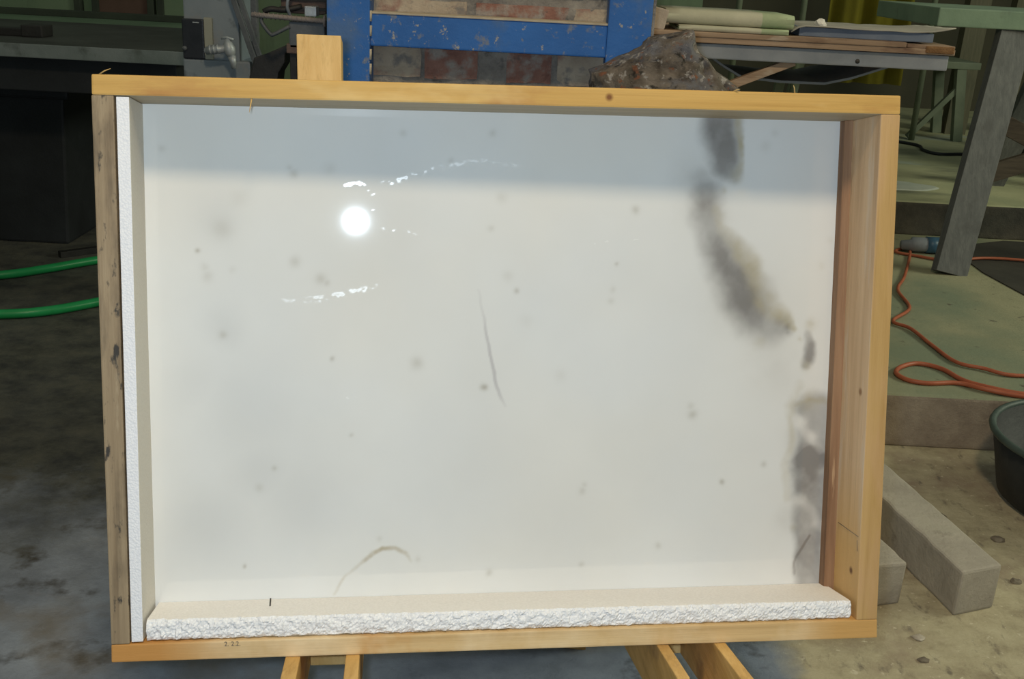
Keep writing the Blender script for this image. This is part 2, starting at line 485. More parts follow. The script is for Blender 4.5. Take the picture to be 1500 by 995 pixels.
CRACK2 =[ (0.848,0.102,0.0016,0.80), (0.840,0.089,0.0020,0.90), (0.831,0.075,0.0016,0.70), (0.829,0.053,0.0016,0.50)]
ARC =[ (0.246,0.046,0.0016,0.30), (0.258,0.067,0.0016,0.50), (0.275,0.081,0.0020,0.60), (0.291,0.094,0.0024,0.90), (0.304,0.101,0.0024,1.00), (0.319,0.101,0.0024,0.70), (0.333,0.093,0.0024,0.80), (0.339,0.084,0.0016,0.30)]
SPOTS =[ (0.426,0.298,0.0039,0.90), (0.345,0.328,0.0071,0.45), (0.245,0.333,0.0028,0.60), (0.119,0.363,0.0047,0.45), (0.092,0.461,0.0028,0.80), (0.120,0.487,0.0111,0.30), (0.202,0.448,0.0063,0.40), (0.232,0.429,0.0063,0.45), (0.239,0.424,0.0039,0.40), (0.103,0.431,0.0063,0.30), (0.100,0.441,0.0047,0.25), (0.203,0.550,0.0047,0.45), (0.198,0.557,0.0032,0.30), (0.140,0.084,0.0024,0.70), (0.689,0.261,0.0055,0.55), (0.686,0.272,0.0047,0.30), (0.729,0.175,0.0032,0.75), (0.550,0.167,0.0047,0.35), (0.553,0.175,0.0032,0.30), (0.783,0.197,0.0039,0.45), (0.648,0.094,0.0039,0.40), (0.551,0.074,0.0032,0.40), (0.434,0.067,0.0039,0.50), (0.465,0.416,0.0032,0.60), (0.434,0.490,0.0039,0.30), (0.446,0.527,0.0063,0.25), (0.609,0.514,0.0047,0.50), (0.582,0.404,0.0039,0.25), (0.584,0.417,0.0039,0.25), (0.243,0.558,0.0063,0.20), (0.158,0.179,0.0047,0.30), (0.176,0.202,0.0032,0.45), (0.267,0.242,0.0024,0.40), (0.131,0.439,0.0039,0.15), (0.520,0.312,0.0071,0.15), (0.589,0.448,0.0024,0.50), (0.328,0.600,0.0039,0.30), (0.435,0.603,0.0039,0.35), (0.385,0.570,0.0032,0.30), (0.055,0.577,0.0039,0.30), (0.477,0.379,0.0079,0.12), (0.455,0.433,0.0063,0.20), (0.347,0.086,0.0032,0.30), (0.300,0.113,0.0032,0.25), (0.139,0.522,0.0095,0.15), (0.771,0.594,0.0063,0.20), (0.783,0.610,0.0047,0.20)]
BLUE =[ (0.122,0.371,0.0205,0.30), (0.116,0.498,0.0237,0.28), (0.159,0.200,0.0316,0.25), (0.094,0.135,0.0395,0.30), (0.214,0.157,0.0474,0.22), (0.136,0.274,0.0474,0.20), (0.674,0.320,0.0474,0.10), (0.082,0.307,0.0316,0.20), (0.523,0.106,0.0474,0.12)]
SCUFF1 =[ (0.300,0.542,0.0024,0.50), (0.320,0.544,0.0032,0.90), (0.336,0.550,0.0039,1.00), (0.368,0.560,0.0032,0.80), (0.401,0.568,0.0032,1.00), (0.425,0.570,0.0032,0.90), (0.458,0.565,0.0032,0.80), (0.479,0.563,0.0024,0.20)]
SCUFF2 =[ (0.130,0.405,0.0024,0.15), (0.177,0.404,0.0024,0.30), (0.208,0.403,0.0039,0.90), (0.236,0.405,0.0047,1.00), (0.264,0.412,0.0047,1.00), (0.284,0.417,0.0039,1.00), (0.296,0.422,0.0032,0.50)]
SCUFF3 =[ (0.227,0.276,0.0032,0.40), (0.247,0.283,0.0039,0.80), (0.272,0.287,0.0039,0.80), (0.304,0.287,0.0032,0.40)]
SCUFF4 =[ (0.492,0.458,0.0024,0.30), (0.542,0.470,0.0028,0.70), (0.585,0.477,0.0024,0.80), (0.636,0.478,0.0024,0.70), (0.696,0.474,0.0024,0.30)]
SCUFF5 =[ (0.261,0.538,0.0024,0.80), (0.277,0.542,0.0024,1.00), (0.288,0.536,0.0032,1.00), (0.296,0.526,0.0032,0.90), (0.295,0.512,0.0024,0.50)]
SCUFF6 =[ (0.304,0.488,0.0016,0.40), (0.328,0.486,0.0016,0.70), (0.344,0.483,0.0016,0.30)]
YELLOW_A =[ (0.736,0.634,0.0039,0.50), (0.740,0.605,0.0039,0.75), (0.742,0.576,0.0039,0.85), (0.735,0.554,0.0063,0.50)]
YELLOW_B =[ (0.712,0.514,0.0055,0.35), (0.727,0.489,0.0063,0.45), (0.744,0.465,0.0079,0.55), (0.760,0.449,0.0103,0.70), (0.768,0.422,0.0095,0.50), (0.781,0.398,0.0111,0.70), (0.801,0.384,0.0095,0.60), (0.814,0.372,0.0047,0.70)]
YELLOW_C =[ (0.826,0.297,0.0063,0.30), (0.822,0.275,0.0063,0.45), (0.817,0.249,0.0047,0.40), (0.815,0.196,0.0055,0.35), (0.821,0.152,0.0039,0.25)]
YELLOW_D =[ (0.825,0.273,0.0039,0.40), (0.841,0.280,0.0039,0.60), (0.858,0.279,0.0039,0.50), (0.869,0.275,0.0032,0.40)]
LIGHT_A =[ (0.826,0.256,0.0055,0.60), (0.836,0.238,0.0063,0.80), (0.849,0.226,0.0047,0.70), (0.862,0.213,0.0039,0.40)]
LIGHT_B =[ (0.826,0.147,0.0039,0.30), (0.837,0.153,0.0055,0.50), (0.851,0.131,0.0047,0.50), (0.863,0.115,0.0047,0.40)]
CORE =[ (0.796,0.379,0.0079,0.60), (0.805,0.372,0.0063,0.90), (0.807,0.366,0.0047,0.60), (0.746,0.417,0.0095,0.40), (0.758,0.400,0.0095,0.50), (0.696,0.520,0.0063,0.50), (0.703,0.522,0.0047,0.40), (0.723,0.593,0.0111,0.30), (0.719,0.621,0.0126,0.35)]


rng = np.random.default_rng(11)
def vnoise(x, z, freq, seed):
    g = np.random.default_rng(seed).random((220, 220))
    u, v = x * freq + 7.3, z * freq + 3.1
    i, j = np.floor(u).astype(int) % 219, np.floor(v).astype(int) % 219
    a, b = u - np.floor(u), v - np.floor(v)
    a, b = a * a * (3 - 2 * a), b * b * (3 - 2 * b)
    return (g[i, j] * (1 - a) + g[i + 1, j] * a) * (1 - b) + (g[i, j + 1] * (1 - a) + g[i + 1, j + 1] * a) * b
def fbm(x, z, f, seed, n=4):
    t = 0; s = 0; am = 1.0
    for k in range(n):
        t = t + am * vnoise(x, z, f * 2 ** k, seed + k); s += am; am *= 0.5
    return t / s - 0.5
def stroke(x, z, pts, soft=0.9):
    m = np.zeros_like(x)
    for (x0, z0, w0, s0), (x1, z1, w1, s1) in zip(pts[:-1], pts[1:]):
        dx, dz = x1 - x0, z1 - z0
        t = np.clip(((x - x0) * dx + (z - z0) * dz) / (dx * dx + dz * dz), 0, 1)
        d = np.hypot(x - x0 - t * dx, z - z0 - t * dz) / (w0 + (w1 - w0) * t)
        k = np.clip((1 + soft * 0.5 - d) / soft, 0, 1)
        m = np.maximum(m, (s0 + (s1 - s0) * t) * k * k * (3 - 2 * k))
    return m
def spots(x, z, pts):
    m = np.zeros_like(x)
    for x0, z0, w, s in pts:
        m = np.maximum(m, s * np.exp(-((x - x0) ** 2 + (z - z0) ** 2) / (w * w) * 0.9))
    return m

def marble_slab():
    nx, nz = 560, 400
    u = np.linspace(0, 1, nx); v = np.linspace(0, 1, nz)
    U, V = np.meshgrid(u, v)
    XL = 0.0352 + (0.0330 - 0.0352) * V
    XR = 0.8632 + (0.8668 - 0.8632) * V
    X = XL + (XR - XL) * U
    Z = 0.0235 + (0.6268 - 0.0235) * V
    Y = 0.072 + 0.0210 * X + 0.007 * Z
    wx = X + 0.016 * fbm(X, Z, 22, 1) + 0.004 * fbm(X, Z, 90, 5)
    wz = Z + 0.016 * fbm(X, Z, 22, 21) + 0.004 * fbm(X, Z, 90, 25)
    lx = X + 0.004 * fbm(X, Z, 60, 31); lz = Z + 0.004 * fbm(X, Z, 60, 35)
    col = np.empty(X.shape + (3,)); col[:] = (0.765, 0.772, 0.765)
    mott = fbm(X, Z, 9, 41)[..., None]
    col *= 1 + 0.10 * mott
    col *= 1 + np.array([-0.012, 0.0, 0.02]) * fbm(X, Z, 5, 51)[..., None] * 4
    def blend(mask, c):
        nonlocal col
        m = np.clip(mask, 0, 1)[..., None]
        col = col * (1 - m) + np.array(c) * m
    blend(spots(wx, wz, BLUE), (0.56, 0.58, 0.60))
    blend(spots(wx, wz, HALO) * (0.8 + 1.2 * (fbm(X, Z, 40, 61) + 0.3)), (0.50, 0.49, 0.47))
    tex = 0.98 + 0.75 * fbm(X, Z * 0.7, 34, 71) + 0.12 * fbm(X, Z, 160, 75)
    vein = np.maximum.reduce([stroke(wx, wz, VEIN_TOP, 1.1), stroke(wx, wz, VEIN_MID, 1.7), stroke(wx, wz, VEIN_SMALL, 1.5), stroke(wx, wz, VEIN_LOW, 0.7)])
    blend(vein * np.clip(tex, 0.6, 1.15) * 1.05, (0.245, 0.238, 0.236))
    blend(spots(wx, wz, CORE) * 0.7, (0.19, 0.18, 0.17))
    yel = np.maximum.reduce([stroke(wx, wz, s, 1.7) for s in (YELLOW_A, YELLOW_B, YELLOW_C, YELLOW_D)] + [spots(wx, wz, YELLOW) * 0.8])
    blend(yel * np.clip(0.8 + 1.2 * fbm(X, Z, 70, 91), 0.2, 1.1) * 0.8, (0.40, 0.34, 0.19))
    blend(np.maximum(stroke(wx, wz, LIGHT_A, 1.6), stroke(wx, wz, LIGHT_B, 1.6)) * 0.6, (0.76, 0.75, 0.73))
    blend(spots(wx, wz, LIGHT) * 0.8, (0.82, 0.81, 0.78))
    blend(spots(lx, lz, SPOTS) * 0.75, (0.36, 0.335, 0.28))
    blend(stroke(lx, lz, CRACK, 1.2) * 0.6, (0.36, 0.34, 0.37))
    blend(stroke(lx, lz, CRACK2, 1.0) * 0.75, (0.17, 0.15, 0.14))
    blend(stroke(lx, lz, ARC, 1.6) * 0.7 * np.clip(0.8 + 1.6 * fbm(X, Z, 90, 95), 0.15, 1.1), (0.40, 0.33, 0.20))
    # dulled rub marks in the polish
    sc = np.zeros_like(X)
    for s in (SCUFF1, SCUFF2, SCUFF3, SCUFF4, SCUFF5, SCUFF6):
        sc = np.maximum(sc, stroke(lx, lz, [(a, b, w * 0.8, k) for a, b, w, k in s], 1.5))
    grit = np.clip(0.17 + 2.6 * fbm(X * 0.6 + Z * 0.4, Z - 0.3 * X, 300, 81, 2) + 1.2 * fbm(X, Z, 60, 85, 2), 0, 1.0)
    sc = np.clip(sc * grit, 0, 1)
    n = nx * nz
    verts = np.zeros((n + 4, 3), np.float32)
    verts[:n, 0] = X.ravel(); verts[:n, 1] = Y.ravel(); verts[:n, 2] = Z.ravel()
    cidx = [0, nx - 1, n - 1, n - nx]
    for k, c in enumerate(cidx):
        verts[n + k] = verts[c] + np.array([0, 0.02, 0])
    idx = np.arange(n).reshape(nz, nx)
    q = np.stack([idx[:-1, :-1], idx[:-1, 1:], idx[1:, 1:], idx[1:, :-1]], -1).reshape(-1, 4)
    faces = q.tolist()
    b0, b1, b2, b3 = n, n + 1, n + 2, n + 3
    faces.append([b3, b2, b1, b0])
    faces.append(idx[0, ::-1].tolist() + [b0, b1])
    faces.append(idx[-1, :].tolist() + [b2, b3])
    faces.append(idx[:, 0].tolist() + [b3, b0])
    faces.append(idx[::-1, -1].tolist() + [b1, b2])
    me = bpy.data.meshes.new('marble_slab')
    me.from_pydata(verts.tolist(), [], faces)
    a = me.color_attributes.new('stone', 'FLOAT_COLOR', 'POINT')
    rgba = np.ones((n + 4, 4), np.float32); rgba[:n, :3] = col.reshape(-1, 3); rgba[n:, :3] = (0.75, 0.74, 0.71)
    a.data.foreach_set('color', rgba.ravel())
    s = me.attributes.new('scuff', 'FLOAT', 'POINT')
    sv = np.zeros(n + 4, np.float32); sv[:n] = sc.ravel()
    s.data.foreach_set('value', sv)
    m, nt, b = _new('polished_marble')
    at = nt.nodes.new('ShaderNodeAttribute'); at.attribute_name = 'stone'
    nt.links.new(at.outputs['Color'], b.inputs['Base Color'])
    sa = nt.nodes.new('ShaderNodeAttribute'); sa.attribute_name = 'scuff'
    mr = nt.nodes.new('ShaderNodeMapRange')
    mr.inputs['To Min'].default_value = 0.032
    mr.inputs['To Max'].default_value = 0.46
    nt.links.new(sa.outputs['Fac'], mr.inputs['Value'])
    nt.links.new(mr.outputs[0], b.inputs['Roughness'])
    b.inputs['Specular IOR Level'].default_value = 0.85
    me.materials.append(m)
    o = bpy.data.objects.new('marble_slab', me)
    o.location = CR_LOC; o.rotation_euler = CR_ROT
    link(o)
    tag(o, 'polished cream marble slab with a smoky grey vein, standing in the crate', 'marble slab')
marble_slab()

# ------------------------------------------------------------------ polystyrene strips
def foam_strip_bottom():
    n = 460
    prof = []
    nf = 12
    verts, faces = [], []
    for i in range(n):
        t = i / (n - 1)
        x = 0.0400 + (0.8690 - 0.0400) * t
        zb = 0.0212 + 0.0018 * t
        zt = 0.0462 - 0.0008 * t
        zk = 0.0428 - 0.0040 * t
        ring = []
        for k in range(nf):
            s = k / (nf - 1)
            nn = noise.fractal(Vector((x * 130, s * 3.2, 1.7)), 1.0, 2.0, 4) + 0.7 * noise.noise(Vector((x * 420, s * 9, 5.0)))
            y = 0.004 + 0.0022 * nn + 0.003 * (2 * s - 1) ** 4
            z = zb + (zt - zb) * s
            if k == nf - 1:
                z += 0.0011 * noise.noise(Vector((x * 260, 3.3, 0)))
            if k == 0:
                z += 0.0008 + 0.0016 * max(0, noise.noise(Vector((x * 90, 8.3, 0))))
            ring.append((x, y, z))
        ybk = 0.0718 + 0.0210 * x
        ring.append((x, 0.012, zt - 0.0004))
        ring.append((x, ybk, zk))
        ring.append((x, ybk, zb + 0.0002))
        verts += ring
    r = nf + 3
    for i in range(n - 1):
        for k in range(r):
            faces.append((i * r + k, (i + 1) * r + k, (i + 1) * r + (k + 1) % r, i * r + (k + 1) % r))
    faces.append(tuple(range(r))); faces.append(tuple(range((n - 1) * r, n * r)))
    o = mesh('foam_strip', verts, faces, 'foam', mats=['foam', 'foam_broken'])
    for p in o.data.polygons:
        p.material_index = 1 if p.center.y < 0.0105 and p.normal.y < -0.3 else 0
    o.location = CR_LOC; o.rotation_euler = CR_ROT
    tag(o, 'white polystyrene strip with a broken crumbly edge lying along the crate bottom', 'foam', 'polystyrene strips packed around the slab')
    nl = tube('nail', [(0.1722, 0.048, 0.0430), (0.1732, 0.046, 0.0535)], 0.0009, 'nail', o, 6)
    nl['label'] = 'short dark nail stuck in the foam'
    return o
foam_strip_bottom()
o = hexa('foam_strip', [(0.0238, 0.002, 0.0222), (0.0365, 0.002, 0.0226), (0.0367, 0.002, 0.6262), (0.0232, 0.002, 0.6262),
                        (0.0226, 0.118, 0.0222), (0.0350, 0.118, 0.0226), (0.0329, 0.118, 0.6262), (0.0216, 0.118, 0.6262)], 'foam_left', None, 0.0008)
o.data.materials.append(M['foam_side'])
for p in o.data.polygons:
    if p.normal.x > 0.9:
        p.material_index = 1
o.location = CR_LOC; o.rotation_euler = CR_ROT
tag(o, 'white polystyrene strip standing upright beside the weathered crate side', 'foam', 'polystyrene strips packed around the slab')

# ------------------------------------------------------------------ timber stand carrying the crate
stand = empty('timber_stand', (0.0, 1.2, 0.0))
tag(stand, 'pine timber stand with paired beams carrying the crate', 'stand')
SO = Vector((0.0, 1.2, 0.0))
def crate_part(name, corners, mat, bevel=0.0015):
    return hexa(name, [cw(*c) - SO for c in corners], mat, stand, bevel)
def cbox(x0, x1, y0, y1, z0, z1):
    return [tuple(v) for v in boxc(x0, x1, y0, y1, z0, z1)]
for (x0, x1, yf) in ((0.1940, 0.2110, -0.150), (0.2625, 0.2785, -0.155), (0.6285, 0.6430, -0.093), (0.6985, 0.7130, -0.150)):
    crate_part('beam', cbox(x0, x1, yf, 0.30, -0.073, -0.0005), 'pine_beam')
crate_part('upright', [(0.2115, 0.1415, -0.071), (0.2620, 0.1415, -0.071), (0.2545, 0.1415, 0.7195), (0.2015, 0.1415, 0.7200),
                       (0.2115, 0.190, -0.071), (0.2620, 0.190, -0.071), (0.2545, 0.190, 0.7195), (0.2015, 0.190, 0.7200)], 'pine_upright')
crate_part('upright', cbox(0.6435, 0.6980, 0.1415, 0.19, -0.071, 0.60), 'pine_upright')
for xm in (0.236, 0.671):
    top = [cw(xm - 0.045, -0.01, -0.071), cw(xm + 0.045, -0.01, -0.071), cw(xm + 0.045, 0.05, -0.071), cw(xm - 0.045, 0.05, -0.071)]
    bot = [Vector((p.x, p.y, 0.0)) for p in top]
    hexa('leg', [p - SO for p in bot] + [p - SO for p in top], 'pine_upright', stand, 0.0015)
    a = cw(xm, 0.182, 0.46)
    b = Vector((a.x - 0.05, a.y + 0.33, 0.004))
    bar('rear_prop', a - SO, b - SO, 0.045, 0.022, 'pine_upright', stand)

# ------------------------------------------------------------------ concrete blocks on the right
M['concrete'] = rough_mat('concrete_block', (0.37, 0.335, 0.285), (0.47, 0.43, 0.365), 9, 0.85, 0.5, 70,
                          stains=[((0.20, 0.17, 0.14), 12, 0.62, 0.74), ((0.44, 0.41, 0.34), 5, 0.55, 0.7)])
def concrete_block(pts_front, back_vec, h, label):
    """pts_front: left and right base corners of the near end; back_vec: run of the block"""
    a, b = Vector(pts_front[0]), Vector(pts_front[1])
    bv = Vector(back_vec)
    c0 = (a + b) * 0.5
    n = 14
    v, f = [], []
    ring = []
    for i in range(n + 1):
        t = i / n
        for (p, zz) in ((a, 0.0), (b, 0.0), (b, h), (a, h)):
            q = p + bv * t
            j = Vector((noise.noise(q * 23 + Vector((zz * 40, 0, 3))), noise.noise(q * 19 + Vector((5, zz * 40, 0))), 0)) * 0.004
            z = zz + (0.003 * noise.noise(q * 30 + Vector((0, 9, zz))) if zz else 0)
            v.append((q.x + j.x - c0.x, q.y + j.y - c0.y, z))
    for i in range(n):
        for k in range(4):
            f.append((i * 4 + k, i * 4 + (k + 1) % 4, (i + 1) * 4 + (k + 1) % 4, (i + 1) * 4 + k))
    f.append((3, 2, 1, 0)); f.append(tuple(n * 4 + k for k in range(4)))
    o = mesh('concrete_block', v, f, 'concrete', bevel=0.006, seg=2)
    o.location = (c0.x, c0.y, 0)
    tag(o, label, 'concrete block', 'concrete blocks lying on the floor')
concrete_block([(0.914, 1.876, 0), (1.008, 1.914, 0)], (-0.105, 0.50, 0), 0.100, 'long dusty concrete block lying free of the crate, nearer the black tub')
concrete_block([(0.700, 1.880, 0), (0.817, 1.912, 0)], (-0.09, 0.30, 0), 0.098, 'concrete block mostly hidden behind the crate corner')

# ------------------------------------------------------------------ stone chips on the floor
M['chip'] = rough_mat('stone_chip', (0.16, 0.13, 0.10), (0.24, 0.21, 0.16), 20, 0.9, 0.4)
M['chip_pale'] = rough_mat('pale_chip', (0.42, 0.37, 0.30), (0.55, 0.5, 0.42), 20, 0.9, 0.4)
def chip(x, y, r, mat, label, seed, z=0.0):
    bm = bmesh.new()
    bmesh.ops.create_icosphere(bm, subdivisions=2, radius=r)
    for q in bm.verts:
        k = 1 + 0.45 * noise.noise(q.co / r * 1.3 + Vector((seed * 3.1, 0, 0)))
        q.co = Vector((q.co.x * k * 1.3, q.co.y * k, max(q.co.z * k * 0.5, -r * 0.3)))
    me = bpy.data.meshes.new('stone_chip'); bm.to_mesh(me); bm.free()
    me.materials.append(M[mat])
    o = link(bpy.data.objects.new('stone_chip', me))
    o.location = (x, y, z + r * 0.28)
    tag(o, label, 'stone chip', 'stone chips scattered on the floor')

for i, (x, y, r, mm, lb) in enumerate((
        (1.03, 2.29, 0.017, 'chip', 'dark stone chip on the sandy floor behind the concrete blocks'),
        (1.135, 2.20, 0.012, 'chip', 'small dark stone chip on sand between block and tub'),
        (1.10, 2.02, 0.010, 'chip', 'tiny dark stone chip on sand beside the long block'),
        (0.815, 1.792, 0.010, 'chip_pale', 'pale flat stone chip on the floor before the blocks'),
        (0.80, 1.72, 0.008, 'chip', 'brown stone chip on the floor near the crate corner'))):
    chip(x, y, r, mm, lb, i + 1)

# ------------------------------------------------------------------ brick pier with blue steel frame
M['brick_red'] = rough_mat('brick_red', (0.27, 0.13, 0.10), (0.40, 0.21, 0.16), 22, 0.9, 0.9, 70,
                           stains=[((0.40, 0.35, 0.31), 24, 0.47, 0.60), ((0.20, 0.15, 0.13), 30, 0.6, 0.7)])
M['brick_pale'] = rough_mat('brick_pale', (0.40, 0.32, 0.24), (0.52, 0.44, 0.34), 18, 0.9, 0.6, 90,
                            stains=[((0.33, 0.20, 0.16), 16, 0.50, 0.62), ((0.24, 0.22, 0.20), 30, 0.54, 0.66)])
M['brick_dull'] = rough_mat('brick_dull', (0.28, 0.19, 0.16), (0.38, 0.29, 0.25), 18, 0.9, 0.6, 90,
                            stains=[((0.40, 0.37, 0.34), 14, 0.52, 0.64), ((0.30, 0.11, 0.08), 10, 0.58, 0.68)])
M['mortar'] = rough_mat('mortar', (0.24, 0.22, 0.20), (0.40, 0.37, 0.33), 24, 0.95, 0.9, 80, stains=[((0.15, 0.14, 0.13), 30, 0.58, 0.7)])
pier = empty('brick_pier', (-0.07, 2.0, 0))
tag(pier, 'old brick pier smeared with mortar behind the blue steel frame', 'brick pier')
PX0, PX1, PY0, PY1 = -0.345, 0.225, 2.012, 2.75
def lv(x, y, z):
    return (x + 0.07, y - 2.0, z)
# mortar body with an uneven face
nx, nz = 60, 130
vv, ff = [], []
for j in range(nz + 1):
    for i in range(nx + 1):
        x = PX0 + (PX1 - PX0) * i / nx; z = 1.5 * j / nz
        y = PY0 - 0.007 * noise.fractal(Vector((x * 22, z * 22, 1)), 1, 2, 4)
        vv.append(lv(x, y, z))
n0 = len(vv)
vv += [lv(PX0, PY1, 0), lv(PX1, PY1, 0), lv(PX1, PY1, 1.5), lv(PX0, PY1, 1.5)]
for j in range(nz):
    for i in range(nx):
        a = j * (nx + 1) + i
        ff.append((a, a + 1, a + nx + 2, a + nx + 1))
ff.append((n0 + 3, n0 + 2, n0 + 1, n0))
ff.append(tuple(range(nx, -1, -1)) + (n0, n0 + 1))
ff.append(tuple(nz * (nx + 1) + i for i in range(nx + 1)) + (n0 + 2, n0 + 3))
ff.append(tuple(j * (nx + 1) for j in range(nz + 1)) + (n0 + 3, n0))
ff.append(tuple(j * (nx + 1) + nx for j in range(nz, -1, -1)) + (n0 + 1, n0 + 2))
mesh('mortar', vv, ff, 'mortar', pier)
def brick(x0, x1, z0, z1, mat, proud):
    v, f = [], []
    n = 6
    k = random.random() * 50
    for j in range(4):
        for i in range(n + 1):
            u, t = i / n, j / 3
            x = x0 + (x1 - x0) * u; z = z0 + (z1 - z0) * t
            ed = 1.0 if (i in (0, n) or j in (0, 3)) else 0.0
            x += 0.003 * noise.noise(Vector((z * 60, k, i))); z += 0.003 * noise.noise(Vector((x * 50, k, j)))
            y = PY0 - proud + 0.004 * ed + 0.003 * noise.noise(Vector((x * 40, z * 60, k)))
            v.append(lv(x, y, z))
    m = len(v)
    for (i, j) in ((0, 0), (n, 0), (n, 3), (0, 3)):
        p = v[j * (n + 1) + i]
        v.append((p[0], PY0 + 0.03 - 2.0, p[2]))
    for j in range(3):
        for i in range(n):
            a = j * (n + 1) + i
            f.append((a, a + 1, a + n + 2, a + n + 1))
    f.append((m + 3, m + 2, m + 1, m))
    f.append(tuple(range(n, -1, -1)) + (m, m + 1))
    f.append(tuple(3 * (n + 1) + i for i in range(n + 1)) + (m + 2, m + 3))
    f.append((0, n + 1, 2 * (n + 1), 3 * (n + 1), m + 3, m))
    f.append((4 * (n + 1) - 1, 3 * (n + 1) - 1, 2 * (n + 1) - 1, n, m + 1, m + 2))
    mesh('brick', v, f, mat, pier)
special = {14: [(-0.335, -0.192, 'brick_pale'), (-0.184, -0.088, 'brick_red'), (-0.036, 0.046, 'brick_red'), (0.056, 0.215, 'brick_pale')],
           15: [(-0.335, -0.284, 'brick_dull'), (-0.274, -0.112, 'brick_pale'), (-0.094, 0.070, 'brick_red'), (0.080, 0.142, 'brick_pale'), (0.150, 0.215, 'brick_dull')]}
for c in range(20):
    z0 = 0.988 + (c - 14) * 0.0685
    if c == 15:
        z0 = 1.066
    if c > 15:
        z0 += 0.016
    z1 = z0 + 0.056
    if c in special:
        for x0, x1, mm in special[c]:
            brick(x0, x1, z0, z1, mm, 0.008)
    else:
        x = PX0 + 0.008 + (0.0 if c % 2 else -0.0)
        first = 0.10 if c % 2 else 0.21
        L = first
        while x < PX1 - 0.04:
            x1 = min(x + L, PX1 - 0.006)
            brick(x, x1, max(z0, 0.004), z1, random.choice(['brick_red', 'brick_pale', 'brick_dull']), 0.008)
            x = x1 + 0.011; L = 0.21

M['blue'] = rough_mat('blue_paint', (0.022, 0.115, 0.37), (0.03, 0.145, 0.45), 8, 0.6, 0.2, 60,
                      stains=[((0.07, 0.15, 0.33), 9, 0.52, 0.64), ((0.17, 0.20, 0.27), 40, 0.60, 0.68), ((0.36, 0.34, 0.31), 75, 0.63, 0.69), ((0.10, 0.085, 0.06), 18, 0.68, 0.75)])
frame = empty('steel_gantry', (-0.07, 1.95, 0))
tag(frame, 'scratched blue painted steel gantry framing the brick pier', 'gantry')
def fb(name, x0, x1, y0, y1, z0, z1, mat='blue', bv=0.003):
    return box(name, x0 + 0.07, x1 + 0.07, y0 - 1.95, y1 - 1.95, z0, z1, mat, frame, bv)
fb('post', -0.351, -0.2755, 1.95, 2.002, 0, 1.5)
fb('post', 0.1375, 0.2135, 1.95, 2.002, 0, 1.5)
fb('rail', -0.276, 0.138, 1.957, 2.002, 1.0435, 1.0985)
M['dusty_lip'] = rough_mat('dusty_lip', (0.42, 0.36, 0.27), (0.55, 0.48, 0.36), 30, 0.9, 0.3)
fb('rail_lip', -0.276, 0.138, 1.955, 2.002, 1.0980, 1.1015, 'dusty_lip', 0.001)
fb('rail', -0.276, 0.138, 1.957, 2.002, 0.30, 0.36)
for z in (0.995, 1.02, 1.06, 1.085, 1.12):
    tube('weld_bead', [(-0.2755 + 0.07, 0.004, z), (-0.2752 + 0.07, 0.0045, z + 0.018)], 0.003, 'dusty_lip', frame, 6)

# crusty lump of waste beside the post
M['crust'] = rough_mat('crusty_waste', (0.09, 0.072, 0.055), (0.26, 0.22, 0.18), 34, 0.85, 1.0, 70, bdist=0.012,
                       stains=[((0.19, 0.19, 0.21), 14, 0.5, 0.62), ((0.46, 0.43, 0.40), 60, 0.58, 0.64), ((0.26, 0.11, 0.06), 50, 0.60, 0.66), ((0.03, 0.027, 0.022), 45, 0.58, 0.66, (1, 1, 1), (4, 2, 0)), ((0.50, 0.48, 0.46), 16, 0.66, 0.74)])
LZ = [0.0, 0.4, 0.8, 0.96, 1.0, 1.016, 1.029, 1.040, 1.053, 1.060, 1.069, 1.080, 1.088, 1.097, 1.104]
LXL = [0.0, 0.04, 0.08, 0.100, 0.108, 0.108, 0.106, 0.128, 0.152, 0.170, 0.190, 0.197, 0.204, 0.248, 0.262]
LXR = [0.56, 0.50, 0.43, 0.385, 0.366, 0.354, 0.332, 0.314, 0.302, 0.296, 0.286, 0.280, 0.276, 0.272, 0.270]
LYR = [0.10, 0.10, 0.10, 0.085, 0.08, 0.075, 0.07, 0.064, 0.06, 0.056, 0.05, 0.045, 0.04, 0.025, 0.012]
zs = list(np.linspace(0, 0.9, 18)) + list(np.linspace(0.915, 1.104, 44))
v, f = [], []
ns = 72
for z in zs:
    xl, xr, yr = np.interp(z, LZ, LXL), np.interp(z, LZ, LXR), np.interp(z, LZ, LYR)
    xm, rx = (xl + xr) / 2, (xr - xl) / 2
    for k in range(ns):
        a = 2 * math.pi * k / ns
        ca, sa = math.cos(a), math.sin(a)
        px = xm + rx * math.copysign(abs(ca) ** 0.6, ca)
        py = yr * math.copysign(abs(sa) ** 0.6, sa)
        q = Vector((px * 38, py * 38, z * 38))
        dn = noise.fractal(q, 0.9, 2.0, 5)
        py = py * (1 + 0.10 * noise.noise(q * 0.3)) + 0.018 * dn * math.copysign(abs(sa) ** 0.5, sa)
        px += 0.0035 * dn * ca
        v.append((px - 0.25, min(py, 0.085 if z < 1.2 else py), z + 0.002 * dn * (1 if z > 0.02 else 0)))
nr = len(zs)
for i in range(nr - 1):
    for k in range(ns):
        f.append((i * ns + k, i * ns + (k + 1) % ns, (i + 1) * ns + (k + 1) % ns, (i + 1) * ns + k))
f.append(tuple(range(ns))); f.append(tuple(range((nr - 1) * ns, nr * ns)))
o = mesh('waste_heap', v, f, 'crust', smooth=True)
o.location = (0.25, 1.86, 0)
tag(o, 'dark crusty heap of stone waste piled against the blue frame', 'rubble heap')

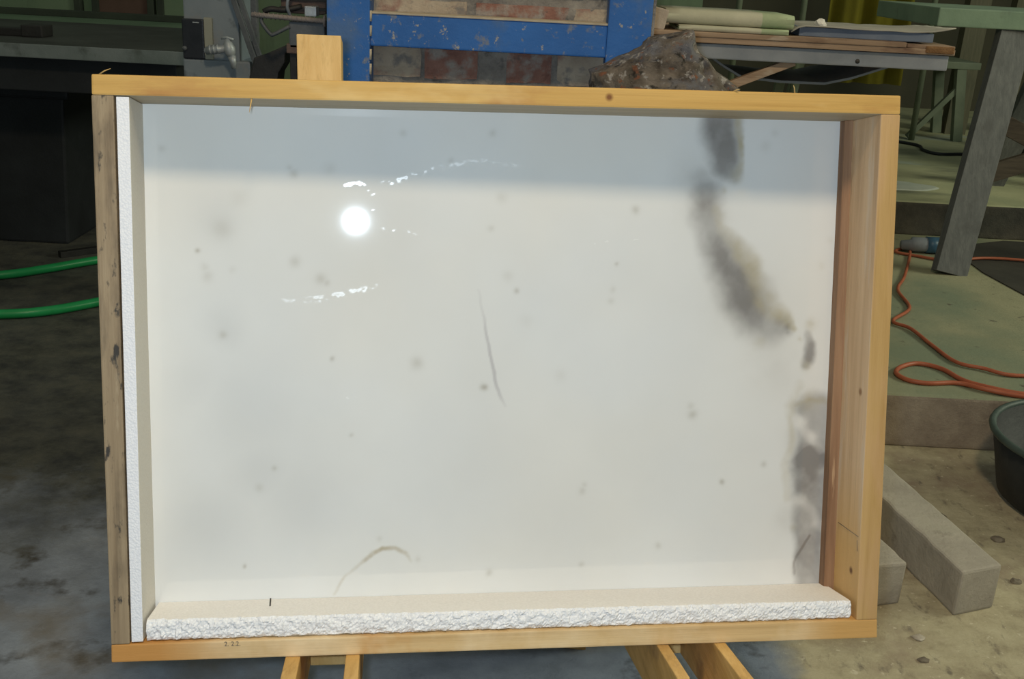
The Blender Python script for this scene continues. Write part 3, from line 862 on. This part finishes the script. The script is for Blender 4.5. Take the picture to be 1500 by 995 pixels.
# ------------------------------------------------------------------ shelf bench on the right of the pier
M['old_plank'] = wood('old_plank', (0.26, 0.17, 0.11), (0.46, 0.33, 0.23), 'x', stains=[((0.16, 0.09, 0.06), 18, 0.55, 0.68, (0.3, 1, 1)), ((0.50, 0.42, 0.33), 22, 0.6, 0.7, (0.3, 1, 1))], fine=0.8)
M['grey_steel'] = rough_mat('grey_steel', (0.20, 0.22, 0.25), (0.30, 0.32, 0.35), 6, 0.5, 0.15, 60, stains=[((0.36, 0.33, 0.29), 9, 0.54, 0.68, (0.3, 1, 1))])
M['tray_grey'] = rough_mat('tray_grey', (0.15, 0.17, 0.18), (0.24, 0.25, 0.26), 5, 0.7, 0.3, 20)
M['rusty_end'] = rough_mat('rusty_end', (0.24, 0.12, 0.05), (0.36, 0.20, 0.09), 40, 0.9, 0.8)
shelf = empty('work_shelf', (0.6, 2.7, 0))
tag(shelf, 'cantilevered wooden work shelf on a grey steel channel beside the pier', 'shelf')
def sb(name, x0, x1, y0, y1, z0, z1, mat, bv=0.002):
    return box(name, x0 - 0.6, x1 - 0.6, y0 - 2.7, y1 - 2.7, z0, z1, mat, shelf, bv)
for k in range(3):
    y0 = 2.5 + k * 0.16
    sb('plank', 0.229, 0.953 - 0.01 * k, y0, y0 + 0.156, 1.0440, 1.0565, 'old_plank')
for k in range(3):
    y0 = 2.497 + k * 0.16
    sb('top_plank', 0.229, 0.842 + 0.02 * k, y0, y0 + 0.156, 1.0566, 1.0675, 'old_plank')
sb('top_plank', 0.845, 0.952, 2.502, 2.66, 1.0566, 1.0640, 'old_plank')
sb('rusty_cap', 0.886, 0.950, 2.495, 2.52, 1.0470, 1.0625, 'rusty_end', 0.004)
ch = sb('channel', 0.30, 0.945, 2.51, 2.555, 1.0095, 1.0425, 'grey_steel', 0.003)
sb('channel', 0.229, 0.945, 2.88, 2.925, 1.0095, 1.0425, 'grey_steel', 0.003)
tube('bolt_hole', [(0.742 - 0.6, 2.5085 - 2.7, 1.021), (0.742 - 0.6, 2.515 - 2.7, 1.021)], 0.0050, 'nail', ch, 12)
bar('strut', (0.606 - 0.6, 2.535 - 2.7, 1.012), (0.226 - 0.6, 2.535 - 2.7, 0.847), 0.019, 0.02, 'old_plank', shelf)
tp = [(0.42, 1.009), (0.46, 0.985), (0.505, 0.962), (0.60, 0.956), (0.70, 0.957), (0.76, 0.972), (0.86, 1.009)]
tq = [(x, z + 0.006) for x, z in reversed(tp)]
prism('tray', [(x - 0.6, z) for x, z in tp + tq], -0.10, 0.22, 'tray_grey', shelf, 0.001)

# things on the shelf
M['sack_paper'] = rough_mat('sack_paper', (0.42, 0.41, 0.30), (0.54, 0.52, 0.39), 7, 0.75, 0.2, 40)
M['sack_green'] = rough_mat('sack_green', (0.30, 0.37, 0.22), (0.40, 0.46, 0.28), 9, 0.75, 0.2, 40)
M['blue_board'] = rough_mat('blue_board', (0.13, 0.17, 0.24), (0.20, 0.24, 0.31), 7, 0.7, 0.2, 40)
M['grey_sheet'] = rough_mat('grey_sheet', (0.30, 0.29, 0.25), (0.42, 0.40, 0.34), 7, 0.75, 0.2, 40)
M['plaster'] = rough_mat('plaster_chunk', (0.40, 0.33, 0.27), (0.50, 0.42, 0.34), 14, 0.9, 0.4)
M['white_paper'] = rough_mat('white_paper', (0.66, 0.63, 0.56), (0.74, 0.71, 0.64), 14, 0.8, 0.1)
def sack(name, x0, x1, y0, z0, h, turns, label):
    """a paper sack folded over itself: nested U folds with the round edge to the front"""
    root = empty(name, ((x0 + x1) / 2, y0 + 0.1, z0))
    tag(root, label, 'paper sack', 'folded paper sacks on the shelf')
    for t in range(turns):
        hh = h * (1 - t / turns) / 2
        zc = h / 2
        prof = []
        dep = 0.20 - 0.01 * t
        yo = 0.012 * t
        th = 0.0022
        for s, rr in ((1, hh), (-1, hh - th)):
            seq = []
            seq.append((dep, zc - rr)); 
            for k in range(9):
                a = -math.pi / 2 - math.pi * k / 8
                seq.append((yo + rr + rr * math.cos(a) * 0.9, zc + rr * math.sin(a)))
            seq.append((dep, zc + rr))
            prof += seq if s == 1 else seq[::-1]
        n = len(prof)
        xs = np.linspace(x0, x1 - 0.012 * t, 9)
        v, f = [], []
        for x in xs:
            e = max(0.0, (x - (x1 - 0.07)) / 0.07)
            for (y, z) in prof:
                zz = z + e * (z - zc) * 0.35 * (-0.5 if z > zc else 0.2) + 0.0012 * noise.noise(Vector((x * 20, y * 20, t)))
                v.append((x - (x0 + x1) / 2, y - 0.1, max(zz, 0.0004)))
        for i in range(len(xs) - 1):
            for k in range(n):
                f.append((i * n + k, i * n + (k + 1) % n, (i + 1) * n + (k + 1) % n, (i + 1) * n + k))
        f.append(tuple(range(n))); f.append(tuple(range((len(xs) - 1) * n, len(xs) * n)))
        o = mesh('paper_layer', v, f, None, root, smooth=True, mats=['sack_paper', 'sack_green'])
        for p in o.data.polygons:
            p.material_index = 1 if (p.center.x + (x0 + x1) / 2 > x1 - 0.062) or t else 0
    return root
sack('folded_sack', 0.335, 0.580, 2.505, 1.0676, 0.0130, 2, 'thin cream folded paper sack lying underneath, flat on the shelf planks')
sack('folded_sack', 0.305, 0.592, 2.515, 1.0808, 0.0320, 3, 'thick cream folded paper sack lying on top of the thin one')
o = box('flat_board', -0.15, 0.15, -0.13, 0.13, 0, 0.020, 'blue_board', None, 0.002)
o.location = (0.765, 2.665, 1.0676); o.rotation_euler = (0, 0, R(-2))
tag(o, 'blue-grey flat board on the shelf under a curled sheet', 'board')
v, f = [], []
n1, n2 = 24, 10
for side in (0, 0.0022):
    for j in range(n2 + 1):
        for i in range(n1 + 1):
            u, t = i / n1, j / n2
            x = -0.185 + 0.365 * u + 0.03 * t * (1 - u); y = -0.14 + 0.27 * t
            z = 0.012 * max(0, (u - 0.72) / 0.28) ** 2 * (1 - 0.6 * t) + 0.004 * abs(noise.noise(Vector((x * 12, y * 12, 2)))) - 0.014 * max(0, (0.07 - u) / 0.07) ** 1.5
            v.append((x, y, z + side))
s = (n1 + 1) * (n2 + 1)
for j in range(n2):
    for i in range(n1):
        a = j * (n1 + 1) + i
        f.append((a, a + 1, a + n1 + 2, a + n1 + 1)); f.append((s + a, s + a + n1 + 1, s + a + n1 + 2, s + a + 1))
bd = [i for i in range(n1 + 1)] + [j * (n1 + 1) + n1 for j in range(1, n2 + 1)] + [n2 * (n1 + 1) + i for i in range(n1 - 1, -1, -1)] + [j * (n1 + 1) for j in range(n2 - 1, 0, -1)]
for k in range(len(bd)):
    a, b = bd[k], bd[(k + 1) % len(bd)]
    f.append((a, s + a, s + b, b))
o = mesh('curled_sheet', v, f, 'grey_sheet', smooth=True)
o.location = (0.775, 2.665, 1.0872)
tag(o, 'thin grey sheet with a curled corner lying on the blue-grey board', 'sheet')
bm = bmesh.new(); bmesh.ops.create_icosphere(bm, subdivisions=2, radius=0.014)
for q in bm.verts:
    q.co *= 1 + 0.5 * noise.noise(q.co * 90)
    q.co.z = max(q.co.z * 0.8, -0.006)
me = bpy.data.meshes.new('crumpled_paper'); bm.to_mesh(me); bm.free(); me.materials.append(M['white_paper'])
o = link(bpy.data.objects.new('crumpled_paper', me)); o.location = (0.662, 2.56, 1.0955)
tag(o, 'small crumpled white scrap of paper lying on the grey sheet', 'paper scrap')
o = hexa('plaster_chunk', [(-0.016, -0.02, 0), (0.015, -0.02, 0), (0.019, -0.018, 0.044), (-0.013, -0.018, 0.047), (-0.016, 0.02, 0), (0.015, 0.02, 0), (0.019, 0.02, 0.044), (-0.013, 0.02, 0.047)], 'plaster', None, 0.003)
o.location = (0.288, 2.53, 1.0674); o.rotation_euler = (0, R(6), 0)
tag(o, 'small beige plaster chunk standing on the shelf beside the blue post', 'chunk')

# ------------------------------------------------------------------ right: green trestle table, cords, tub
M['green_paint'] = rough_mat('green_paint', (0.19, 0.27, 0.19), (0.25, 0.34, 0.24), 5, 0.6, 0.15, 40, stains=[((0.16, 0.2, 0.15), 9, 0.58, 0.7)])
M['grey_plank'] = wood('grey_plank', (0.10, 0.103, 0.105), (0.16, 0.162, 0.16), 'z', stains=[((0.10, 0.10, 0.10), 8, 0.55, 0.7)])
M['dark_wood'] = wood('dark_wood', (0.045, 0.035, 0.025), (0.09, 0.07, 0.05), 'x')
tt = empty('trestle_table', (2.1, 4.3, 0.152))
tag(tt, 'workbench with a green painted top edge and splayed grey plank legs', 'table')
def tl(p):
    return Vector(p) - Vector((2.1, 4.3, 0.152))
hexa('table_top', [tl(c) for c in boxc(1.515, 2.75, 4.2, 4.95, 1.042, 1.108)], 'green_paint', tt, 0.004)
for (xa, xb, y0, y1) in ((1.645, 1.825, 3.985, 4.24), (2.62, 2.50, 3.985, 4.24), (2.22, 2.32, 5.12, 4.86), (2.60, 2.48, 5.12, 4.86)):
    a, b = tl((xa, y0, 0.153 if y0 < 4.6 else 0.301)), tl((xb, y1, 1.05))
    bar('leg', a, b, 0.125, 0.045, 'grey_plank', tt, up=(0, 1, 0.2))
bar('brace', tl((1.74, 4.135, 0.50)), tl((2.56, 4.215, 0.78)), 0.07, 0.025, 'dark_wood', tt)
bar('brace', tl((1.78, 4.20, 0.72)), tl((2.60, 4.10, 0.36)), 0.07, 0.025, 'dark_wood', tt)
M['shade_dark'] = rough_mat('shade_fill', (0.035, 0.033, 0.028), (0.06, 0.055, 0.045), 4, 0.8, 0.2)
o = empty('shade_chest', (3.02, 5.55, 0.30)); tag(o, 'dark brown chest added to stand in for the shade behind the green workbench', 'chest')  # dark chest added to fill the shadowed space under the bench
box('body', -0.42, 0.45, -0.25, 0.2, 0, 0.40, 'shade_dark', o, 0.01)
box('lid', -0.44, 0.47, -0.27, 0.22, 0.40, 0.45, 'dark_wood', o, 0.008)
box('latch', -0.03, 0.03, -0.285, -0.265, 0.34, 0.43, 'grey_steel', o, 0.003)

v = [(1.80, 4.42), (1.79, 4.02), (1.83, 3.70), (2.35, 3.35), (2.45, 3.45), (2.45, 4.58), (2.1, 4.585)]  # outline of a dark sheet added where the raised floor lies in shade
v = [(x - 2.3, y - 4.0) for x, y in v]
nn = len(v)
o = mesh('floor_shade', [(x, y, 0) for x, y in v] + [(x, y, 0.004) for x, y in v], [tuple(range(nn)), tuple(range(nn, 2 * nn))] + [(i, (i + 1) % nn, (i + 1) % nn + nn, i + nn) for i in range(nn)], 'shade_dark')
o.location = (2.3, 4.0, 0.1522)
tag(o, 'dark flat sheet standing in for shade on the raised floor beside the grey leg', 'shade patch')

M['orange_cord'] = rough_mat('orange_cord', (0.36, 0.095, 0.045), (0.43, 0.125, 0.06), 20, 0.5, 0)
M['brown_cord'] = rough_mat('brown_cord', (0.20, 0.08, 0.04), (0.27, 0.11, 0.055), 20, 0.5, 0)
zc = 0.152 + 0.0065
c1 = [(2.6, 4.1), (1.95, 4.22), (1.72, 4.16), (1.60, 4.22), (1.53, 4.27), (1.60, 4.34), (1.58, 4.24), (1.443, 3.888), (1.357, 3.696), (1.330, 3.487), (1.224, 3.329), (1.256, 3.255), (1.272, 3.107), (1.291, 2.963), (1.352, 2.916), (1.452, 2.877), (1.75, 2.98), (2.3, 3.15)]
o = tube('extension_cord', catmull([(x, y, zc + 0.001 * (i % 3) + (0.006 if i < 2 else 0)) for i, (x, y) in enumerate(c1)], 8), 0.0058, 'orange_cord')
tag(o, 'thin orange cord winding over the raised floor to the grey table leg', 'cord')
c2 = [(2.3, 2.90, zc), (1.75, 2.80, zc), (1.50, 2.745, zc), (1.40, 2.722, zc + 0.004), (1.345, 2.735, zc + 0.004), (1.262, 2.807, zc), (1.228, 2.898, zc), (1.172, 2.934, zc), (1.111, 2.897, zc), (1.080, 2.844, zc), (1.096, 2.794, zc), (1.147, 2.776, zc), (1.232, 2.790, zc), (1.290, 2.745, zc + 0.003), (1.365, 2.718, zc), (1.45, 2.716, zc), (1.70, 2.75, zc), (2.3, 2.82, zc)]
o = tube('extension_cord', catmull(c2, 8), 0.0068, 'orange_cord')
tag(o, 'looped orange cord lying at the edge of the raised floor', 'cord')
M['blue_plastic'] = rough_mat('blue_plastic', (0.04, 0.10, 0.17), (0.06, 0.14, 0.22), 10, 0.4, 0)
M['black_rubber'] = rough_mat('black_rubber', (0.018, 0.02, 0.022), (0.035, 0.038, 0.04), 8, 0.6, 0.2)
o = empty('plug_connector', (1.66, 4.30, 0.152)); tag(o, 'blue and grey cable connector on the raised floor behind the grey leg', 'connector')
tube('socket', [(-0.10, 0, 0.03), (-0.06, 0, 0.03), (-0.055, 0, 0.035), (0.06, 0, 0.035)], [0.018, 0.024, 0.030, 0.030], 'grey_steel', o, 14)
tube('collar', [(0.0, 0, 0.035), (0.05, 0, 0.035)], 0.034, 'blue_plastic', o, 14)
# black tub
tub = empty('rubber_tub', (1.452, 2.40, 0)); tag(tub, 'round black rubber tub on the sandy floor by the raised edge', 'tub')
M['tub_rim'] = rough_mat('tub_rim', (0.05, 0.075, 0.065), (0.08, 0.11, 0.10), 8, 0.5, 0.2)
prof = [(0.0, 0.0), (0.21, 0.0), (0.225, 0.012), (0.262, 0.17), (0.255, 0.172), (0.215, 0.02), (0.0, 0.016)]
v, f = [], []
S = 48
for (r, z) in prof:
    for k in range(S):
        v.append((max(r, 0.001) * math.cos(2 * math.pi * k / S), max(r, 0.001) * math.sin(2 * math.pi * k / S), z))
for i in range(len(prof) - 1):
    for k in range(S):
        f.append((i * S + k, i * S + (k + 1) % S, (i + 1) * S + (k + 1) % S, (i + 1) * S + k))
mesh('tub_body', v, f, 'black_rubber', tub, smooth=True)
tube('rim', [(0.262 * math.cos(a), 0.262 * math.sin(a), 0.17) for a in np.linspace(0, 2 * math.pi, 49)], 0.009, 'tub_rim', tub, 8)

# far stand, posts, yellow sheet
M['pale_green'] = rough_mat('pale_green_steel', (0.13, 0.16, 0.11), (0.18, 0.215, 0.15), 6, 0.6, 0.1)
st = empty('steel_stand', (2.2, 6.6, 0.30)); tag(st, 'slim pale green steel stand with a diagonal brace, on the upper floor', 'stand')
box('stand_top', -0.75, 0.45, -0.08, 0.35, 0.42, 0.46, 'pale_green', st, 0.004)
bar('leg', (0.395, -0.05, 0.0), (0.345, -0.05, 0.42), 0.055, 0.05, 'pale_green', st)
bar('leg', (-0.65, -0.05, 0.0), (-0.60, -0.05, 0.42), 0.055, 0.05, 'pale_green', st)
bar('leg', (0.395, 0.30, 0.0), (0.345, 0.30, 0.42), 0.055, 0.05, 'pale_green', st)
bar('leg', (-0.65, 0.30, 0.0), (-0.60, 0.30, 0.42), 0.055, 0.05, 'pale_green', st)
bar('brace', (0.10, -0.05, 0.01), (0.35, -0.05, 0.31), 0.03, 0.03, 'pale_green', st)
M['olive_post'] = wood('olive_post', (0.09, 0.09, 0.055), (0.14, 0.13, 0.085), 'z')
M['ochre_wood'] = wood('ochre_wood', (0.42, 0.25, 0.08), (0.52, 0.33, 0.12), 'z')
for (x, y, dx, wd, lb) in ((2.70, 6.9, 0.10, 0.13, 'olive wooden post leaning behind the slim steel stand'), (3.02, 7.0, 0.12, 0.13, 'olive wooden post leaning behind the green workbench')):
    o = bar('leaning_post', (0, 0, 0), (dx, 0.15, 2.4), wd, 0.09, 'olive_post')
    o.location = (x, y, 0.29)
    tag(o, lb, 'post', 'wooden posts leaning at the back')
o = bar('ochre_lath', (0, 0, 0), (0.06, 0.1, 0.72), 0.06, 0.03, 'ochre_wood'); o.location = (2.86, 6.2, 0.298)
tag(o, 'short ochre lath standing behind the grey plank leg', 'lath')
M['yellow_sheet'] = rough_mat('yellow_tarp', (0.17, 0.15, 0.015), (0.23, 0.20, 0.02), 4, 0.6, 0.2)
v, f = [], []
n1 = 40
for j, z in enumerate((0.60, 1.6, 2.4)):
    for i in range(n1 + 1):
        t = i / n1
        v.append((-0.23 + 0.46 * t, 0.03 * math.sin(t * 17 + j * 0.4) + 0.015 * math.sin(t * 31), z))
m0 = len(v)
v += [(x, y + 0.006, z) for x, y, z in v]
for j in range(2):
    for i in range(n1):
        a = j * (n1 + 1) + i
        f.append((a, a + 1, a + n1 + 2, a + n1 + 1)); f.append((m0 + a, m0 + a + n1 + 1, m0 + a + n1 + 2, m0 + a + 1))
bd = list(range(n1 + 1)) + [2 * n1 + 1, 3 * n1 + 2] + [2 * (n1 + 1) + i for i in range(n1 - 1, -1, -1)] + [n1 + 1]
for k in range(len(bd)):
    a, b = bd[k], bd[(k + 1) % len(bd)]
    f.append((a, m0 + a, m0 + b, b))
hr = empty('clothes_rail', (1.93, 6.5, 0.30)); tag(hr, 'steel rail on two posts at the back carrying the yellow sheet', 'rail')
tube('crossbar', [(-0.75, 0, 2.12), (0.4, 0, 2.12)], 0.018, 'pale_green', hr, 10)
for x in (-0.73, -0.36, 0.38):
    tube('rail_post', [(x, 0, 0), (x, 0, 2.12)], 0.018, 'pale_green', hr, 10)
o = mesh('yellow_sheet', v, f, 'yellow_sheet', smooth=True); o.location = (1.93, 6.43, 0.02)
tag(o, 'dull yellow plastic sheet hanging in folds at the back of the hall', 'plastic sheet')

o = tube('black_cable', catmull([(1.9, 6.55, 0.309), (2.238, 6.28, 0.309), (2.232, 6.07, 0.309), (2.277, 5.95, 0.309), (2.468, 6.0, 0.309), (2.9, 6.05, 0.309)], 6), 0.0085, 'black_rubber')
tag(o, 'black cable lying on the upper floor before the slim stand', 'cable')
M['plaster_spill'] = rough_mat('plaster_spill', (0.42, 0.46, 0.40), (0.52, 0.55, 0.48), 6, 0.7, 0.2)
sp = []
for k in range(28):
    a = 2 * math.pi * k / 28
    rr = 1 + 0.22 * noise.noise(Vector((math.cos(a) * 1.7, math.sin(a) * 1.7, 4)))
    sp.append((0.21 * rr * math.cos(a), 0.12 * rr * math.sin(a)))
nn = len(sp)
o = mesh('plaster_spill', [(x, y, 0) for x, y in sp] + [(x * 0.93, y * 0.93, 0.005) for x, y in sp], [tuple(range(nn)), tuple(range(nn, 2 * nn))] + [(i, (i + 1) % nn, (i + 1) % nn + nn, i + nn) for i in range(nn)], 'plaster_spill')
o.location = (1.70, 4.97, 0.2995)
tag(o, 'pale dried plaster spill on the upper floor near its edge', 'spill')
# ------------------------------------------------------------------ left: hose, stone table, machine column
M['hose'] = rough_mat('green_hose', (0.015, 0.26, 0.075), (0.02, 0.32, 0.10), 10, 0.35, 0)
hp = [(-2.6, 3.55), (-2.2, 3.62), (-1.89, 3.77), (-1.763, 3.88), (-1.64, 4.02), (-1.45, 4.20), (-1.22, 4.18), (-1.18, 3.95), (-1.30, 3.68), (-1.436, 3.517), (-1.551, 3.405), (-1.686, 3.345), (-2.0, 3.28), (-2.5, 3.2)]
o = tube('water_hose', catmull([(x, y, 0.0165) for x, y in hp], 8), 0.0165, 'hose')
tag(o, 'bright green water hose lying in a loop on the dark wet floor', 'hose')
M['black_iron'] = rough_mat('black_iron', (0.012, 0.012, 0.012), (0.025, 0.024, 0.024), 8, 0.6, 0.2)
o = bar('iron_bar', (-1.80, 4.10, 0.012), (-1.45, 4.42, 0.012), 0.03, 0.024, 'black_iron', up=(0, 0, 1))
tag(o, 'short black iron bar lying on the floor behind the green hose', 'bar')

M['slate'] = rough_mat('slate_edge', (0.14, 0.175, 0.17), (0.22, 0.255, 0.255), 5, 0.5, 0.2, 40, stains=[((0.10, 0.12, 0.11), 8, 0.55, 0.68)])
M['dark_machine'] = rough_mat('dark_machine', (0.012, 0.014, 0.017), (0.024, 0.028, 0.033), 3, 0.6, 0.15)
t = empty('stone_table', (-1.9, 4.4, 0)); tag(t, 'heavy table with a thick grey stone top on a dark pedestal', 'table')
M['table_dark'] = rough_mat('stone_top_dark', (0.03, 0.033, 0.03), (0.055, 0.06, 0.055), 4, 0.6, 0.2)
o = mesh('stone_top', [Vector(c) - Vector((-1.9, 4.4, 0)) for c in boxc(-3.2, -1.20, 3.9, 5.0, 0.786, 0.834)], BOXF, None, t, bevel=0.003, mats=['slate', 'table_dark'])
for p in o.data.polygons:
    p.material_index = 1 if p.normal.z > 0.5 else 0
box('under_frame', -1.2, 0.64, -0.42, 0.5, 0.66, 0.787, 'dark_machine', t, 0.004)
box('pedestal_head', -1.1, 0.145, -0.20, 0.5, 0.60, 0.68, 'dark_machine', t, 0.012)
hexa('pedestal', [(-1.0, -0.10, 0), (0.055, -0.10, 0), (0.085, -0.10, 0.61), (-1.0, -0.10, 0.61), (-1.0, 0.5, 0), (0.055, 0.5, 0), (0.085, 0.5, 0.61), (-1.0, 0.5, 0.61)], 'dark_machine', t, 0.01)
o = empty('iron_block', (-1.95, 4.2, 0.833)); tag(o, 'dark flat iron tool lying on the stone table top', 'tool')
box('shank', -0.25, 0.12, -0.03, 0.03, 0.001, 0.03, 'black_iron', o, 0.004)
box('jaw', 0.06, 0.14, -0.05, 0.05, 0.001, 0.045, 'black_iron', o, 0.005)

# bench and panels further back on the left
M['green_dull'] = rough_mat('green_dull', (0.12, 0.19, 0.12), (0.17, 0.25, 0.16), 3, 0.7, 0.1)
M['brown_panel'] = rough_mat('brown_panel', (0.10, 0.06, 0.045), (0.15, 0.09, 0.07), 3, 0.8, 0.1)
M['dark_green'] = rough_mat('dark_green', (0.035, 0.045, 0.035), (0.055, 0.07, 0.05), 3, 0.8, 0.1)
b = empty('back_bench', (-2.6, 6.0, 0)); tag(b, 'long dark bench with a dull green front edge behind the stone table', 'bench')
box('bench_top', -1.6, 1.0, 0.0, 0.6, 0.708, 0.748, 'green_dull', b, 0.004)
box('bench_body', -1.5, 0.9, 0.06, 0.56, 0.0, 0.708, 'dark_machine', b, 0.004)
box('splash_board', -1.6, 1.0, 0.56, 0.62, 0.748, 0.785, 'dark_green', b, 0.004)
for i, (x0, x1, mm, lb) in enumerate(((-3.6, -2.77, 'green_wall', 'pale green wall panel behind the bench, beside a dark post'), (-2.66, -2.32, 'brown_panel', 'rusty brown wall panel behind the bench'), (-2.26, -2.04, 'green_wall', 'narrow pale green wall panel by the machine column'))):
    o = empty('wall_panel', ((x0 + x1) / 2, 6.9, 0)); tag(o, lb, 'panel', 'panels standing behind the bench')
    hw = (x1 - x0) / 2
    box('sheet', -hw, hw, 0, 0.03, 0, 2.2, mm, o, 0.003)
    for s in (-1, 1):
        box('edge_frame', s * hw - 0.02, s * hw + 0.02, -0.02, 0.04, 0, 2.22, 'dark_green', o, 0.003)

M['machine_grey'] = rough_mat('machine_grey', (0.21, 0.25, 0.29), (0.27, 0.31, 0.35), 5, 0.5, 0.1, 40, stains=[((0.30, 0.30, 0.30), 7, 0.58, 0.7), ((0.13, 0.15, 0.17), 12, 0.62, 0.72)])
M['panel_black'] = rough_mat('panel_black', (0.015, 0.018, 0.025), (0.03, 0.034, 0.045), 9, 0.35, 0.1)
M['cream_strip'] = rough_mat('cream_strip', (0.34, 0.34, 0.28), (0.42, 0.42, 0.35), 9, 0.6, 0.1)
M['galvanised'] = rough_mat('galvanised', (0.34, 0.37, 0.40), (0.48, 0.51, 0.54), 30, 0.4, 0.2, 60, metallic=0.3)
M['grime_steel'] = rough_mat('grime_steel', (0.07, 0.08, 0.09), (0.13, 0.14, 0.155), 12, 0.5, 0.2)
c = empty('machine_column', (-0.99, 3.6, 0)); tag(c, 'grey-blue machine column with a black control panel and a water valve', 'machine')
box('column', -0.088, 0.085, -0.10, 0.15, 0, 1.7, 'machine_grey', c, 0.006)
box('base_plate', -0.092, 0.12, -0.112, 0.16, 0.0, 0.852, 'machine_grey', c, 0.006)
p = box('control_panel', -0.090, -0.022, -0.116, -0.09, 0.853, 0.974, 'panel_black', c, 0.004)
box('display', -0.055, -0.035, -0.1175, -0.114, 0.962, 0.966, 'galvanised', p, 0.0005)
tube('knob', [(-0.082, -0.113, 0.885), (-0.082, -0.128, 0.885)], 0.007, 'grime_steel', p, 12)
box('trim_strip', -0.022, 0.004, -0.112, -0.09, 0.853, 0.980, 'cream_strip', c, 0.002)
vp = tube('valve_pipe', [(0.0, -0.17, 0.885), (0.062, -0.17, 0.895)], 0.012, 'galvanised', c, 14)
for x in (0.010, 0.022, 0.034):
    tube('thread_ring', [(x, -0.17, 0.8865 + x * 0.16), (x + 0.006, -0.17, 0.8875 + x * 0.16)], 0.0145, 'galvanised', vp, 14)
tube('pipe_elbow', [(0.0, -0.10, 0.885), (0.0, -0.16, 0.885), (0.004, -0.17, 0.885)], 0.011, 'galvanised', vp, 12)
vb = tube('valve_body', [(0.066, -0.17, 0.925), (0.068, -0.17, 0.91), (0.071, -0.17, 0.895), (0.075, -0.17, 0.88), (0.077, -0.17, 0.870)], [0.007, 0.014, 0.019, 0.016, 0.010], 'galvanised', c, 14)
tube('spout', [(0.078, -0.17, 0.872), (0.082, -0.17, 0.855), (0.084, -0.17, 0.835)], [0.013, 0.010, 0.008], 'galvanised', vb, 12)
tube('handle', [(0.048, -0.172, 0.926), (0.066, -0.172, 0.928), (0.086, -0.172, 0.922)], 0.0045, 'galvanised', vb, 8)
bar('stay', (0.062, -0.14, 1.10), (0.162, -0.14, 0.80), 0.016, 0.016, 'grime_steel', c)
bar('stay', (0.080, -0.13, 1.10), (0.180, -0.13, 0.80), 0.014, 0.016, 'grime_steel', c)
bar('side_rail', (0.136, -0.10, 0.80), (0.136, -0.10, 1.7), 0.018, 0.03, 'grime_steel', c)
bar('side_rail_foot', (0.136, -0.10, 0.0), (0.136, -0.10, 0.80), 0.05, 0.03, 'grime_steel', c)

# clamp with a ribbed rod between the column and the blue frame
M['rust_steel'] = rough_mat('rust_steel', (0.22, 0.18, 0.165), (0.32, 0.28, 0.26), 20, 0.6, 0.3)
M['motor_brown'] = rough_mat('motor_brown', (0.10, 0.065, 0.055), (0.16, 0.11, 0.09), 14, 0.7, 0.4)
k = empty('clamp_machine', (-0.48, 2.3, 0)); tag(k, 'dark iron clamp machine with a ribbed steel rod left of the blue frame', 'machine')
def kp(x, y, z):
    return (x + 0.48, y - 2.3, z)
bar('stem', kp(-0.484, 2.32, 0.0), kp(-0.486, 2.32, 1.05), 0.014, 0.02, 'black_iron', k)
box('foot_plate', -0.1, 0.1, -0.08, 0.12, 0, 0.015, 'black_iron', k, 0.003)
box('head_block', -0.012, 0.062, 0.0, 0.07, 1.002, 1.056, 'grime_steel', k, 0.003)
box('collar', -0.018, 0.008, 0.0, 0.05, 0.992, 1.012, 'motor_brown', k, 0.003)
rod = tube('ribbed_rod', [kp(-0.566, 2.295, 1.066), kp(-0.416, 2.295, 1.0605)], 0.0050, 'rust_steel', k, 12)
for i in range(15):
    x = -0.560 + i * 0.0094
    z = 1.0658 - (x + 0.566) * 0.0367
    tube('rib', [kp(x, 2.295, z + 0.0062), kp(x + 0.003, 2.2895, z + 0.001), kp(x + 0.005, 2.295, z - 0.0060)], 0.0012, 'rust_steel', rod, 5)
tube('washer', [kp(-0.4185, 2.295, 1.0605), kp(-0.4150, 2.295, 1.0605)], 0.012, 'rust_steel', rod, 16)
tube('hook', catmull([kp(-0.548, 2.30, 1.062), kp(-0.546, 2.298, 1.050), kp(-0.529, 2.295, 1.030), kp(-0.520, 2.295, 1.030), kp(-0.490, 2.30, 1.046)], 6), 0.0040, 'grime_steel', k, 8)
box('motor_housing', -0.035, 0.060, 0.03, 0.14, 1.070, 1.18, 'motor_brown', k, 0.008)
for i in range(5):
    box('cooling_fin', -0.036, 0.061, 0.026, 0.034, 1.078 + i * 0.018, 1.084 + i * 0.018, 'black_iron', k, 0.001)
tube('cable', catmull([kp(-0.492, 2.318, 1.066), kp(-0.495, 2.305, 1.085), kp(-0.489, 2.30, 1.11), kp(-0.478, 2.31, 1.14)], 6), 0.0035, 'galvanised', k, 8)
box('bracket_plate', 0.022, 0.046, -0.005, 0.03, 1.068, 1.088, 'galvanised', k, 0.002)
tube('lever', catmull([kp(-0.545, 2.31, 1.072), kp(-0.530, 2.31, 1.078), kp(-0.505, 2.32, 1.077), kp(-0.47, 2.33, 1.085)], 5), 0.006, 'black_iron', k, 8)
box('slide_rail', 0.062, 0.128, 0.04, 0.09, 0.6, 1.25, 'grime_steel', k, 0.003)
prism('guard', [(x + 0.48, z) for x, z in ((-0.60, 0.80), (-0.59, 0.93), (-0.578, 0.975), (-0.555, 0.983), (-0.492, 1.012), (-0.485, 1.003), (-0.512, 0.987), (-0.513, 0.968), (-0.527, 0.945), (-0.545, 0.80))], 0.05, 0.12, 'black_iron', k, 0.003)
bar('guard_arm', kp(-0.57, 2.385, 0.82), kp(-0.49, 2.385, 0.78), 0.03, 0.05, 'black_iron', k)
